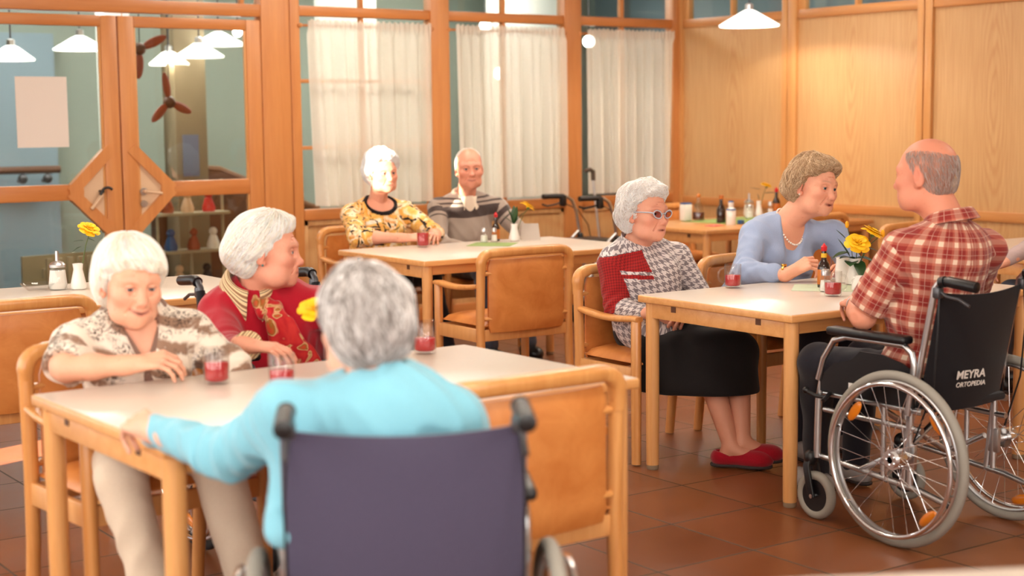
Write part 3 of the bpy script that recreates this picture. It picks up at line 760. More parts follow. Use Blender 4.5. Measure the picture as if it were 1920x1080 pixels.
# ------------------------------------------------------------------ walking frame, stick
t = thing('rollator', 'folding walking frame with black grips and seat beneath the right curtain', 'walking frame', (6.92, 8.89, 0), .0)
for k, y in ((0, .22), (1, -.22)):
    bm = NB(); tube(bm, [(-.10, y, .90), (-.02, y, .90), (.03, y, .87), (.07, y, .78), (.10, y, .62), (.14, y, .40), (.17, y, .14)], .0125, 10, up=(0, 1, 0)); obj('side_tube', bm, M_STEEL, t)
    bm = NB(); tube(bm, [(-.24, y, .905), (-.12, y, .905), (-.05, y, .902)], .019, 12); box(bm, (-.055, y, .87), (.05, .045, .09), .015); obj('grip', bm, M_BLACK, t)
    bm = NB(); tube(bm, [(-.06, y, .86), (-.12, y, .845), (-.2, y, .835), (-.245, y, .85)], .007, 8); obj('brake_lever', bm, M_BLACK, t)
    bm = NB(); tube(bm, [(-.04, y, .85), (.08, y, .80), (.18, y, .68), (.23, y, .48), (.22, y, .2)], .004, 6, up=(0, 1, 0)); obj('brake_cable', bm, M_BLACK, t)
    bm = NB(); tube(bm, [(.09, y, .64), (-.02, y, .55), (-.14, y, .35), (-.24, y, .14)], .012, 10, up=(0, 1, 0)); obj('rear_tube', bm, M_STEEL, t)
    bm = NB(); ball(bm, (.105, y, .60), .028, sc=(.8, 1, 1)); obj('clamp', bm, M_BLACK, t)
    for x in (.17, -.24):
        bm = NB(); torus(bm, (x, y, .09), .075, .015, 'Y', 28, 8); w = obj('wheel', bm, M_RUBBER, t)
        bm = NB(); rod(bm, (x, y-.01, .09), (x, y+.01, .09), .062, 20); obj('wheel_disc', bm, M_DARKST, w)
bm = NB(); box(bm, (.02, 0, .575), (.34, .40, .04), .015); obj('seat', bm, M_BLACK, t)
bm = NB(); rod(bm, (.17, -.22, .5), (.17, .22, .5), .010, 8); rod(bm, (-.2, -.22, .24), (-.2, .22, .24), .010, 8); obj('cross_bar', bm, M_STEEL, t)
t = thing('walking_stick', 'grey walking stick with a dark handle standing beside the walking frame', 'walking stick', (7.375, 9.25, 0))
bm = NB(); rod(bm, (.02, 0, .02), (-.075, .06, 1.05), .011, 10); obj('shaft', bm, M_STEEL, t)
bm = NB(); tube(bm, [(-.15, .06, 1.075), (-.10, .06, 1.085), (-.07, .06, 1.07), (-.068, .058, 1.0)], .017, 10, scale=[.8, 1, 1.1, 1], up=(0, 1, 0)); obj('handle', bm, flat('dark_taupe', rgb(80, 66, 54), .5), t)
bm = NB(); rod(bm, (.022, 0, 0), (.018, 0, .04), .015, 10); obj('rubber_tip', bm, M_RUBBER, t)

# ------------------------------------------------------------------ small things on the tables
TZ = .7401
def mug(loc, label, rz=0., fill=.46, group='glass mugs of red tea'):
    t = thing('glass_mug', label, 'mug', loc, rz, group)
    h = .103; r = .0365
    bm = NB(); lathe(bm, [(.018, .003), (r-.006, 0), (r-.001, .006), (r, .02), (r, h-.001), (r-.001, h), (r-.0025, h-.001), (r-.0028, .014), (r-.008, .009), (.001, .008)], 36, cap=False); obj('glass', bm, G_MUG, t, angle=50)
    bm = NB(); pts = [(r-.001, 0, h-.016)]
    for a in np.linspace(PI*.5, -PI*.5, 12): pts.append((r+.007+.021*math.cos(a), 0, .055+.030*math.sin(a)))
    pts.append((r-.001, 0, .02)); sweep(bm, pts, circ(.0052, 10, .0038), up=(0, 1, 0)); obj('handle', bm, G_MUG, t)
    z1 = .0095+(h-.01)*fill; bm = NB(); lathe(bm, [(.001, .0088), (r-.009, .0098), (r-.0032, .0145), (r-.0032, z1-.001), (r-.004, z1), (.001, z1-.0006)], 36, cap=False); obj('tea', bm, M_TEA, t, angle=60)
    return t
mug((1.772, 3.975, TZ), 'glass mug half full of red tea by the smiling woman\'s hand', 2.6, .56)
mug((1.87, 3.765, TZ), 'glass mug of red tea partly hidden by the aqua sleeve', 1.2, .5)
mug((2.53, 4.085, TZ), 'glass mug of red tea beside the grey-haired head, on the nearest table', 1.9, .45)
mug((4.69, 7.575, TZ), 'glass mug of red tea at the tiger-print woman\'s hands', -.9, .8)
mug((4.565, 4.845, TZ), 'glass mug of red tea in front of the woman in houndstooth', 2.62, .5)
mug((4.655, 4.35, TZ), 'glass mug of red tea beside the salt shaker on the white-topped table', -.35, .5)
mug((5.16, 4.79, TZ), 'glass mug of red tea behind the roses on the white-topped table', .3, .42)
def shaker(loc, label, h=.085, r=.02, top=M_STEEL):
    t = thing('salt_shaker', label, 'salt shaker', loc, 0, 'salt and pepper shakers')
    bm = NB(); lathe(bm, [(.004, .001), (r*1.12, 0), (r*1.15, .01), (r*.8, h*.72), (r*.72, h*.75)], 20); obj('glass', bm, G_MUG, t)
    bm = NB(); lathe(bm, [(r*.9, .004), (r*1.02, .01), (r*.83, h*.5), (.002, h*.5)], 20); obj('salt', bm, M_SALT, t)
    bm = NB(); lathe(bm, [(r*.78, h*.72), (r*.8, h*.92), (r*.6, h), (.001, h*1.01)], 20); obj('cap', bm, top, t)
    return t
shaker((4.755, 4.485, TZ), 'salt shaker in front of the red-capped bottle on the white-topped table', .095, .024)
shaker((5.135, 7.60, TZ), 'salt shaker standing left of the bottle on the middle table', .09, .022)
shaker((5.215, 7.61, TZ), 'small pepper shaker against the red-capped bottle, middle table', .085, .018)
shaker((7.79, 8.10, TZ+.004), 'small white shaker left of the vase on the corner table', .10, .03)
shaker((8.10, 8.20, TZ), 'small shaker right of the vase on the corner table', .11, .022)
def bottle(loc, label, h=.17, r=.026, glass=M_BROWNGL, cap=M_REDCAP, lab=M_AMBER, band=None, pointed=False):
    t = thing('sauce_bottle', label, 'bottle', loc, 0, 'sauce bottles')
    bm = NB(); lathe(bm, [(.004, .001), (r*.95, 0), (r, .006), (r, h*.47), (r*.8, h*.56), (r*.42, h*.66), (r*.38, h*.86), (.003, h*.87)], 24); obj('glass', bm, glass, t)
    bm = NB(); lathe(bm, [(r*.42, h*.85), (r*.46, h*.86), (r*.5, h*.95), (r*.46 if not pointed else r*.2, h), (.001, h if not pointed else h*1.04)], 18); obj('cap', bm, cap, t)
    if lab:
        bm = NB(); lathe(bm, [(r*1.012, h*.08), (r*1.02, h*.085), (r*1.02, h*.42), (r*1.012, h*.425)], 24, cap=False); obj('label_band', bm, lab, t)
    if band:
        bm = NB(); lathe(bm, [(r*.46, h*.70), (r*.44, h*.80)], 18, cap=False); obj('neck_band', bm, band, t)
    return t
bottle((4.865, 4.60, TZ), 'slim dark bottle with a pointed red cap on the white-topped table', .185, .027, band=M_YLAB, pointed=True)
bottle((5.262, 7.66, TZ), 'slim dark bottle with a red cap beside the vase, middle table', .17, .024, pointed=True)
bottle((7.33, 7.90, TZ+.004), 'brown bottle with a pale cap among the bottles of the corner table', .19, .032, cap=M_AMBER, lab=None)
bottle((8.27, 8.31, TZ), 'dark bottle with a red cap behind the vase on the corner table', .20, .03, pointed=True)
t = thing('cream_carton', 'white square carton, leftmost on the corner table', 'carton', (7.30, 8.235, TZ+.004))
bm = NB(); box(bm, (0, 0, .058), (.07, .06, .116), .006); obj('body', bm, M_WHITE, t)
bm = NB(); box(bm, (0, 0, .121), (.066, .056, .01), .003); obj('lid', bm, M_BLUE, t)
t = thing('vinegar_carafe', 'pear-shaped glass carafe with dark red vinegar on the corner table', 'carafe', (7.39, 8.20, TZ+.004))
bm = NB(); lathe(bm, [(.03, 0), (.044, .004), (.046, .05), (.03, .10), (.012, .135), (.012, .165), (.011, .165), (.011, .136), (.028, .10), (.043, .05), (.04, .006), (.002, .005)], 26, cap=False); obj('glass', bm, G_MUG, t)
bm = NB(); lathe(bm, [(.002, .006), (.04, .008), (.0425, .05), (.040, .058), (.002, .057)], 26); obj('vinegar', bm, M_OIL, t)
bm = NB(); lathe(bm, [(.011, .158), (.017, .172), (.011, .186), (.002, .19)], 14); obj('stopper', bm, M_AMBER, t)
t = thing('cream_bottle', 'white bottle with blue bands at the front of the corner table', 'bottle', (7.235, 7.70, TZ))
bm = NB(); lathe(bm, [(.032, 0), (.034, .004), (.034, .10), (.026, .115), (.018, .12), (.02, .14), (.02, .158), (.002, .16)], 22); obj('body', bm, M_WHITE, t)
for z0, z1, r in ((.103, .112, .0345), (.156, .166, .0205)):
    bm = NB(); lathe(bm, [(r, z0), (r-.004, z1), (.002, z1+.001)], 22); obj('blue_band', bm, M_BLUE, t)
def pourer(loc, label):
    t = thing('sugar_pourer', label, 'sugar pourer', loc, 0, 'sugar pourers')
    bm = NB(); lathe(bm, [(.036, 0), (.041, .003), (.043, .02), (.034, .10), (.031, .105)], 24); obj('glass', bm, G_MUG, t)
    bm = NB(); lathe(bm, [(.034, .004), (.0405, .02), (.033, .088), (.002, .087)], 24); obj('sugar', bm, M_SALT, t)
    bm = NB(); lathe(bm, [(.035, .100), (.036, .112), (.026, .123), (.010, .128), (.0085, .129), (.0075, .172), (.002, .172)], 22); obj('spout_cap', bm, M_STEEL, t)
pourer((2.248, 6.71, TZ), 'glass sugar pourer with a metal spout on the table by the doors')
pourer((7.96, 8.28, TZ), 'glass sugar pourer with a white spout on the corner table')
t = thing('glass_bowl', 'shallow clear glass bowl left of the sugar pourer', 'bowl', (2.165, 6.73, TZ))
bm = NB(); lathe(bm, [(.03, 0), (.045, .003), (.074, .028), (.078, .034), (.075, .033), (.044, .007), (.002, .006)], 36, cap=False); obj('bowl', bm, G_MUG, t)

# roses
def rose_mesh(bm, c, R, seed, tilt=(0, 0)):
    rnd = random.Random(seed); M0 = Matrix.Translation(V(c)) @ Euler((tilt[0], tilt[1], 0)).to_matrix().to_4x4()
    for ring, (n, op, sz) in enumerate(((3, .22, .62), (5, .55, .85), (6, .95, 1.0), (6, 1.28, 1.02))):
        for k in range(n):
            a = 2*PI*(k+.5*(ring % 2))/n+rnd.uniform(-.15, .15); op2 = op+rnd.uniform(-.08, .08)
            g = []
            for i in range(6):
                v = i/5; row = []
                for j in range(6):
                    u = j/5*2-1; w = (.95 if ring else .8)*math.sin(PI*min(1, .16+v*.66))**.7*R*sz
                    th = op2*(v**1.2)+.10
                    rad = .10*R+R*sz*math.sin(th)*v*.95; z = R*sz*math.cos(th)*v*.95-.35*R
                    if v > .8: rad += .1*R*(v-.8)/.2
                    ang = u*w/(rad+.35*R)
                    cup = .16*R*(u*u)*(1-op*.4)
                    row.append(bm.verts.new(M0 @ V(((rad-cup)*math.cos(a+ang), (rad-cup)*math.sin(a+ang), z+rnd.uniform(-.02, .02)*R))))
                g.append(row)
            for i in range(5):
                for j in range(5): bm.faces.new((g[i][j], g[i][j+1], g[i+1][j+1], g[i+1][j]))
def leaf_mesh(bm, base, d, L, w, droop=.3):
    d = V(d).normalized(); s = d.cross(V((0, 0, 1)));  s = s.normalized() if s.length > .05 else V((1, 0, 0)); n = s.cross(d)
    rows = []
    for i in range(7):
        u = i/6; hw = w*math.sin(PI*u**.8)**.8*(1 if u < 1 else 0)+.0006
        p = V(base)+d*(L*u)-V((0, 0, 1))*(droop*L*u*u)
        rows.append([bm.verts.new(p-s*hw+n*hw*.25), bm.verts.new(p), bm.verts.new(p+s*hw+n*hw*.25)])
    for i in range(6):
        for j in range(2): bm.faces.new((rows[i][j], rows[i][j+1], rows[i+1][j+1], rows[i+1][j]))
def vase(loc, label, flowers, leaves, h=.105, r=.032, seed=1, buds=()):
    t = thing('flower_vase', label, 'vase', loc, 0, None)
    bm = NB(); lathe(bm, [(r*.75, 0), (r*.95, .004), (r, .02), (r*.72, h*.55), (r*.56, h*.78), (r*.66, h), (r*.60, h-.001), (r*.5, h*.78), (r*.6, h*.5), (.002, .02)], 28, cap=False); obj('vase', bm, M_WHITE, t)
    for i, (p, R, tl) in enumerate(flowers):
        p = V(p); bm = NB(); rose_mesh(bm, p, R, seed+i, tl); f = obj('rose', bm, M_YEL, t, angle=70)
        bm = NB(); lathe(bm, [(.002, -R*.62), (R*.2, -R*.5), (R*.25, -R*.3)], 10, c=p); obj('sepals', bm, M_STEM, f)
        bm = NB(); b = V((p.x*.15, p.y*.15, h*.3)); m = b.lerp(p, .6)+V((0, 0, .018)); q = p-V((0, 0, R*.45)); tube(bm, [b, b.lerp(m, .5)+V((0, 0, .01)), m, q], .0022, 6); obj('stem', bm, M_STEM, t)
    for p, R in buds:
        bm = NB(); ball(bm, p, R, 10, 8, (.7, .7, 1.3)); obj('bud', bm, M_YELD, t); bm = NB(); tube(bm, [(0, 0, h*.4), (p[0]*.5, p[1]*.5, h*.5+p[2]*.5), p], .0016, 6); obj('stem', bm, M_STEM, t)
    for b, d, L, w, dr in leaves:
        bm = NB(); leaf_mesh(bm, b, d, L, w, dr); obj('leaf', bm, M_LEAF, t, angle=80)
    return t
RT = (.82, -.57)   # sideways direction along the wall of people, used to spread bouquets
def sd(a, z, dpt=0.): return (RT[0]*a-.57*dpt, RT[1]*a-.81*dpt, z)
vase((5.055, 4.60, TZ), 'white vase of yellow roses between the man in plaid and the woman in blue',
     [(sd(.008, .185, .03), .052, (.6, -.35)), (sd(.078, .232), .046, (.35, .3))],
     [(sd(.0, .11), sd(-.7, .3, .3), .085, .030, .3), (sd(.0, .115), sd(.9, .15, .5), .095, .030, .35), (sd(-.02, .12), sd(-.6, .9), .10, .018, .0), (sd(-.04, .20), sd(-.75, .7), .06, .013, .0),
      (sd(.01, .105), sd(.1, -.25, .8), .080, .027, .75), (sd(.03, .16), sd(.9, .0, .3), .07, .014, .2), (sd(-.01, .1), sd(-.3, .1, .9), .075, .030, .3), (sd(-.02, .14), sd(-.9, -.1, .1), .08, .032, .2), (sd(.02, .15), sd(-.5, .3, -.5), .08, .032, .1)],
     .115, .040, 11, [(sd(-.035, .262), .012), (sd(.122, .222), .013)])
vase((5.345, 7.585, TZ), 'white vase with one yellow rose on the middle table', [(sd(.085, .215), .045, (.25, .45))],
     [(sd(0, .1), sd(-.35, .8, .1), .11, .018, -.1), (sd(0, .1), sd(.15, .9, .3), .12, .018, 0), (sd(0, .1), sd(-.7, .6), .10, .016, .1), (sd(0, .1), sd(.5, .7), .11, .018, .1), (sd(0, .1), sd(0, .9, -.3), .12, .02, 0)], .105, .034, 21)
vase((2.325, 6.665, TZ), 'white vase with a single yellow rose on the table by the doors', [(sd(.058, .27), .046, (.5, .2))],
     [(sd(.03, .215), sd(-.8, .1), .05, .012, .2), (sd(.02, .19), sd(-.6, -.2, .2), .045, .012, .3), (sd(.04, .225), sd(.9, -.1), .04, .01, .2)], .115, .036, 31)
vase((8.03, 8.25, TZ), 'white vase with a yellow rose on the corner table', [(sd(.055, .232), .042, (.2, .2))],
     [(sd(.02, .2), sd(-.9, .05), .09, .014, -.1), (sd(.04, .17), sd(.9, .05), .09, .022, .0), (sd(.0, .12), sd(-.2, .9), .05, .016, 0)], .115, .03, 41)
vase((2.11, 3.80, TZ), 'white vase with a yellow rose half hidden by the grey-haired head', [(sd(-.10, .205), .048, (.4, -.3))],
     [(sd(0, .1), sd(-.5, .8), .08, .016, 0), (sd(0, .1), sd(.5, .8), .08, .016, 0)], .105, .032, 51)
t = thing('milk_pot', 'plain white porcelain pot left of the rose vase', 'pot', (5.075, 4.685, TZ))
bm = NB(); lathe(bm, [(.026, 0), (.032, .004), (.035, .05), (.030, .095), (.031, .112), (.028, .112), (.027, .095), (.031, .05), (.002, .008)], 26, cap=False); obj('body', bm, M_WHITE, t)
t = thing('cream_jug', 'low white cream jug in front of the rose vase', 'jug', (4.90, 4.43, TZ))
bm = NB(); lathe(bm, [(.024, 0), (.034, .003), (.032, .025), (.018, .055), (.016, .062), (.013, .061), (.014, .053), (.028, .024), (.002, .006)], 24, cap=False); obj('body', bm, M_WHITE, t)
bm = NB(); torus(bm, (.0, .03, .035), .016, .0035, 'X', 20, 8); obj('handle', bm, M_WHITE, t)

def mat_(name, label, cat, loc, rz, w, d, m, th=.003):
    bm = NB(); box(bm, (0, 0, th/2), (w, d, th), .0008); o = obj(name, bm, m); o.location = loc; o.rotation_euler = (0, 0, rz); setp(o, label, cat); return o
M_PALEGR = flat('pale_green_mat', rgb(196, 206, 178), .7)
mat_('table_mat', 'pale green square mat under the salt shaker, white-topped table', 'table mat', (4.85, 4.585, TZ), .72, .26, .26, M_PALEGR, .0015)
mat_('table_mat', 'small olive green mat on the middle table', 'table mat', (5.10, 7.46, TZ), .75, .26, .26, M_GREENMAT, .0015)
bm = NB(); n = 16
gr = [[bm.verts.new((-.34+.68*i/n, -.24+.48*j/n, .0008+.003*max(0, math.sin(i*1.7+j*.9)*math.sin(j*1.3-i*.6))+(.030*math.exp(-((i-11)**2+(j-5)**2)/4.)) + (.025*math.exp(-((i-5)**2+(j-8)**2)/3.)))) for j in range(n+1)] for i in range(n+1)]
for i in range(n):
    for j in range(n): bm.faces.new((gr[i][j], gr[i+1][j], gr[i+1][j+1], gr[i][j+1]))
o = obj('green_cloth', bm, M_GREENMAT, angle=80); o.location = (7.60, 8.02, TZ); o.rotation_euler = (0, 0, .1); setp(o, 'crumpled green cloth spread on the corner table', 'cloth')
sm = o.modifiers.new('thick', 'SOLIDIFY'); sm.thickness = .002; sm.offset = 1
mat_('pink_card', 'small pink card at the front corner of the corner table', 'card', (7.10, 7.72, TZ), .3, .12, .08, M_PINKP, .006)
mat_('blue_packet', 'small blue packet beside the white bottle on the corner table', 'packet', (7.36, 7.735, TZ), .3, .035, .035, M_BLUE, .028)
t = thing('scissors', 'dark scissors lying at the front of the corner table', 'scissors', (7.50, 7.70, TZ), .4)
for s in (-1, 1):
    bm = NB(); torus(bm, (-.05, s*.018, .004), .015, .0035, 'Z', 18, 6); sweep(bm, [(-.035, s*.014, .004), (0, 0, .004+.002*s), (.07, -s*.006, .004+.002*s)], rrect(.008, .003, .001)); obj('blade', bm, M_DARKST, t)
t = thing('menu_card', 'grey folded card standing beside the vase, middle table', 'card', (5.475, 7.60, TZ), -.55)
bm = NB(); poly_prism(bm, [(-.06, -.03, 0), (.06, -.03, 0), (.05, -.004, .10), (-.05, -.004, .10)], (0, .002, 0)); poly_prism(bm, [(-.06, .03, 0), (.06, .03, 0), (.05, -.002, .10), (-.05, -.002, .10)], (0, -.002, 0)); obj('card', bm, flat('grey_card', rgb(190, 178, 168), .7), t)
# ------------------------------------------------------------------ signed-distance modelling of people
def rdirs(n, seed):
    r = np.random.default_rng(seed); d = r.normal(size=(n, 3)); d /= np.linalg.norm(d, axis=1)[:, None]; return d, r.uniform(0, 6.28, n)
def wob(P, freq, seed=0, n=7):
    """cheap smooth pseudo-noise in -1..1"""
    d, ph = rdirs(n, seed); s = 0
    for i in range(n): s = s+np.sin((P[..., 0]*d[i, 0]+P[..., 1]*d[i, 1]+P[..., 2]*d[i, 2])*freq*(.7+.6*i/n)+ph[i])
    return s/n**.5*.7
class Field:
    def __init__(s, lo, hi, vox):
        s.lo = A(*lo); s.vox = vox; s.n = np.maximum(((A(*hi)-s.lo)/vox).astype(int)+1, 4)
        s.ax = [s.lo[i]+vox*np.arange(s.n[i]) for i in range(3)]
        s.D = np.full(tuple(s.n), .5, np.float32)
    def blk(s, lo, hi):
        sl = []
        for i in range(3):
            a = int(np.clip((lo[i]-s.lo[i])/s.vox, 0, s.n[i])); b = int(np.clip((hi[i]-s.lo[i])/s.vox+2, 0, s.n[i])); sl.append(slice(a, b))
        return tuple(sl)
    def pts(s, sl):
        return np.stack(np.meshgrid(s.ax[0][sl[0]], s.ax[1][sl[1]], s.ax[2][sl[2]], indexing='ij'), -1).astype(np.float32)
    def op(s, sdf, lo, hi, k=.01, mode='u', pad=.02):
        sl = s.blk(lo-k-pad, hi+k+pad)
        if any(q.stop <= q.start for q in sl): return
        P = s.pts(sl); d = sdf(P).astype(np.float32); a = s.D[sl]
        if mode == 'u':
            h = np.maximum(k-np.abs(a-d), 0)/k; s.D[sl] = np.minimum(a, d)-h*h*k*.25
        elif mode == 's':
            h = np.maximum(k-np.abs(a+d), 0)/k; s.D[sl] = np.maximum(a, -d)+h*h*k*.25
        elif mode == 'i':
            h = np.maximum(k-np.abs(a-d), 0)/k; s.D[sl] = np.maximum(a, d)+h*h*k*.25
    def cone(s, a, b, ra, rb, k=.01, mode='u', flat=None):
        a, b = A(*a), A(*b); ba = b-a; L = max(ba@ba, 1e-9); r = max(ra, rb)
        def f(P):
            p = P-a
            if flat is not None:
                n, q = flat; p = p+((p@n)*(q-1))[..., None]*n
                c = ba+(ba@n)*(q-1)*n; LL = max(c@c, 1e-9)
            else: c, LL = ba, L
            t = np.clip((p@c)/LL, 0, 1); return np.linalg.norm(p-t[..., None]*c, axis=-1)-(ra+(rb-ra)*t)
        s.op(f, np.minimum(a, b)-r*1.3, np.maximum(a, b)+r*1.3, k, mode)
    def ell(s, c, r, F=None, k=.01, mode='u'):
        c, r = A(*c), A(*r); m = max(r)
        def f(P):
            p = P-c
            if F is not None: p = p@F.T
            k0 = np.linalg.norm(p/r, axis=-1); k1 = np.linalg.norm(p/(r*r), axis=-1); return k0*(k0-1)/np.maximum(k1, 1e-6)
        s.op(f, c-m, c+m, k, mode)
    def plane(s, n, c, k=.003):
        """keep the side where (p-c).n < 0"""
        n = A(*n); n = n/np.linalg.norm(n); c = A(*c)
        def f(P): return (P-c)@n
        s.op(f, s.lo-1, s.lo+s.vox*s.n+1, k, 'i')
    def mesh(s):
        D = s.D; D = np.where(D == 0, 1e-6, D); I = D < 0
        for ax in range(3):                       # keep the surface closed at the border
            for e in (0, -1):
                q = [slice(None)]*3; q[ax] = e; I[tuple(q)] = False; D[tuple(q)] = np.maximum(D[tuple(q)], 1e-4)
        n = np.array(D.shape)-1; cnt = np.zeros(tuple(n), np.int8)
        for o in np.ndindex(2, 2, 2): cnt += I[o[0]:o[0]+n[0], o[1]:o[1]+n[1], o[2]:o[2]+n[2]]
        idx = np.argwhere((cnt > 0) & (cnt < 8)); m = len(idx); acc = np.zeros((m, 3)); num = np.zeros(m)
        for ax in range(3):
            o1, o2 = [q for q in range(3) if q != ax]
            for u in (0, 1):
                for w in (0, 1):
                    a = idx.copy(); a[:, o1] += u; a[:, o2] += w; b = a.copy(); b[:, ax] += 1
                    da = D[a[:, 0], a[:, 1], a[:, 2]]; db = D[b[:, 0], b[:, 1], b[:, 2]]
                    c = (da < 0) != (db < 0); t = np.where(c, da/np.where(c, da-db, 1), 0); p = (a-idx).astype(float); p[:, ax] += t
                    acc += np.where(c[:, None], p, 0); num += c
        verts = s.lo+s.vox*(idx+acc/np.maximum(num, 1)[:, None])
        imap = np.full(tuple(n), -1, np.int64); imap[idx[:, 0], idx[:, 1], idx[:, 2]] = np.arange(m)
        quads = []
        for ax in range(3):
            o1, o2 = [q for q in range(3) if q != ax]
            q0 = [slice(0, -1) if i == ax else slice(1, -1) for i in range(3)]; q1 = [slice(1, None) if i == ax else slice(1, -1) for i in range(3)]
            ia, ib = I[tuple(q0)], I[tuple(q1)]; ch = np.argwhere(ia != ib); off = np.array([0 if i == ax else 1 for i in range(3)]); c = ch+off
            def g(d1, d2):
                e = c.copy(); e[:, o1] -= d1; e[:, o2] -= d2; return imap[e[:, 0], e[:, 1], e[:, 2]]
            f = np.stack([g(0, 0), g(1, 0), g(1, 1), g(0, 1)], 1); fl = ia[ch[:, 0], ch[:, 1], ch[:, 2]]
            if ax == 1: fl = ~fl
            f[~fl] = f[~fl][:, ::-1]; quads.append(f)
        Q = np.concatenate(quads); return verts, Q[(Q >= 0).all(1)]
    def sample(s, P):
        q = (P-s.lo)/s.vox; q = np.clip(q, 0, np.array(s.n)-1.001); i = q.astype(int); f = q-i; out = 0
        for o in np.ndindex(2, 2, 2):
            w = np.prod(np.where(np.array(o), f, 1-f), axis=1); out = out+w*s.D[i[:, 0]+o[0], i[:, 1]+o[1], i[:, 2]+o[2]]
        return out
    def grad(s, P, e=None):
        e = e or s.vox; g = np.stack([s.sample(P+A(*(e*np.eye(3)[i])))-s.sample(P-A(*(e*np.eye(3)[i]))) for i in range(3)], 1)
        return g/np.maximum(np.linalg.norm(g, axis=1), 1e-9)[:, None]
def smooth(v, q, it=1, lam=.5):
    for _ in range(it):
        acc = np.zeros_like(v); n = np.zeros(len(v))
        for a in range(4):
            for b in ((a+1) % 4, (a-1) % 4): np.add.at(acc, q[:, a], v[q[:, b]]); np.add.at(n, q[:, a], 1)
        v = v+lam*(acc/np.maximum(n, 1)[:, None]-v)
    return v
def np_mesh(name, v, q, mats, parent, col=None, uv=None, mi=None, origin=(0, 0, 0)):
    me = bpy.data.meshes.new(name); v = np.asarray(v)-A(*origin); k = q.shape[1]
    me.vertices.add(len(v)); me.vertices.foreach_set('co', v.astype(np.float32).ravel())
    me.loops.add(len(q)*k); me.loops.foreach_set('vertex_index', q.astype(np.int32).ravel())
    me.polygons.add(len(q)); me.polygons.foreach_set('loop_start', np.arange(0, len(q)*k, k, dtype=np.int32))
    me.polygons.foreach_set('use_smooth', np.ones(len(q), bool))
    if mi is not None: me.polygons.foreach_set('material_index', mi.astype(np.int32))
    if uv is not None: me.uv_layers.new(name='UVMap').data.foreach_set('uv', uv.astype(np.float32).ravel())
    if col is not None:
        ca = me.color_attributes.new('tint', 'FLOAT_COLOR', 'POINT'); c4 = np.ones((len(v), 4), np.float32); c4[:, :3] = col; ca.data.foreach_set('color', c4.ravel())
    me.update(); me.validate(); return link(name, me, mats, parent)
def unit(v): v = np.asarray(v, float); return v/max(np.linalg.norm(v), 1e-9)
def frame(f, up=(0, 0, 1)):
    """rows: right-hand side of the viewer-independent frame: x = person's right, y = forward, z = up"""
    f = unit(f); u = A(*up); x = unit(np.cross(f, u)); u = np.cross(x, f); return np.stack([x, f, u])

def tint_mat(name, rough, sss=0., spec=.35, bump=None, sheen=0.):
    t = NT(name); a = t.n('ShaderNodeVertexColor'); a.layer_name = 'tint'
    nrm = None
    if bump:
        n = t.noise(t.coord('Object'), bump[0], 3, .6); nrm = t.bump(n, bump[1], .002)
        c = t.mix(t.math('MULTIPLY', n, bump[2]), a.outputs[0], (.55, .22, .15, 1))
    else: c = a.outputs[0]
    t.pbr(c, rough, spec=spec, normal=nrm, sss=sss, sheen=sheen); MATS[name] = t.m; return t.m
M_SKIN = tint_mat('aged_skin', .5, .12, .35, (140, .22, .22))
M_HAIR = tint_mat('hair', .55, 0, .3)
M_EYEW = flat('eye_white', rgb(226, 216, 208), .2); M_IRIS = flat('iris_grey_blue', rgb(84, 100, 112), .2); M_PUP = flat('pupil', (.01, .01, .01, 1), .1)
def lin(r, g, b): return np.array(rgb(r, g, b)[:3])

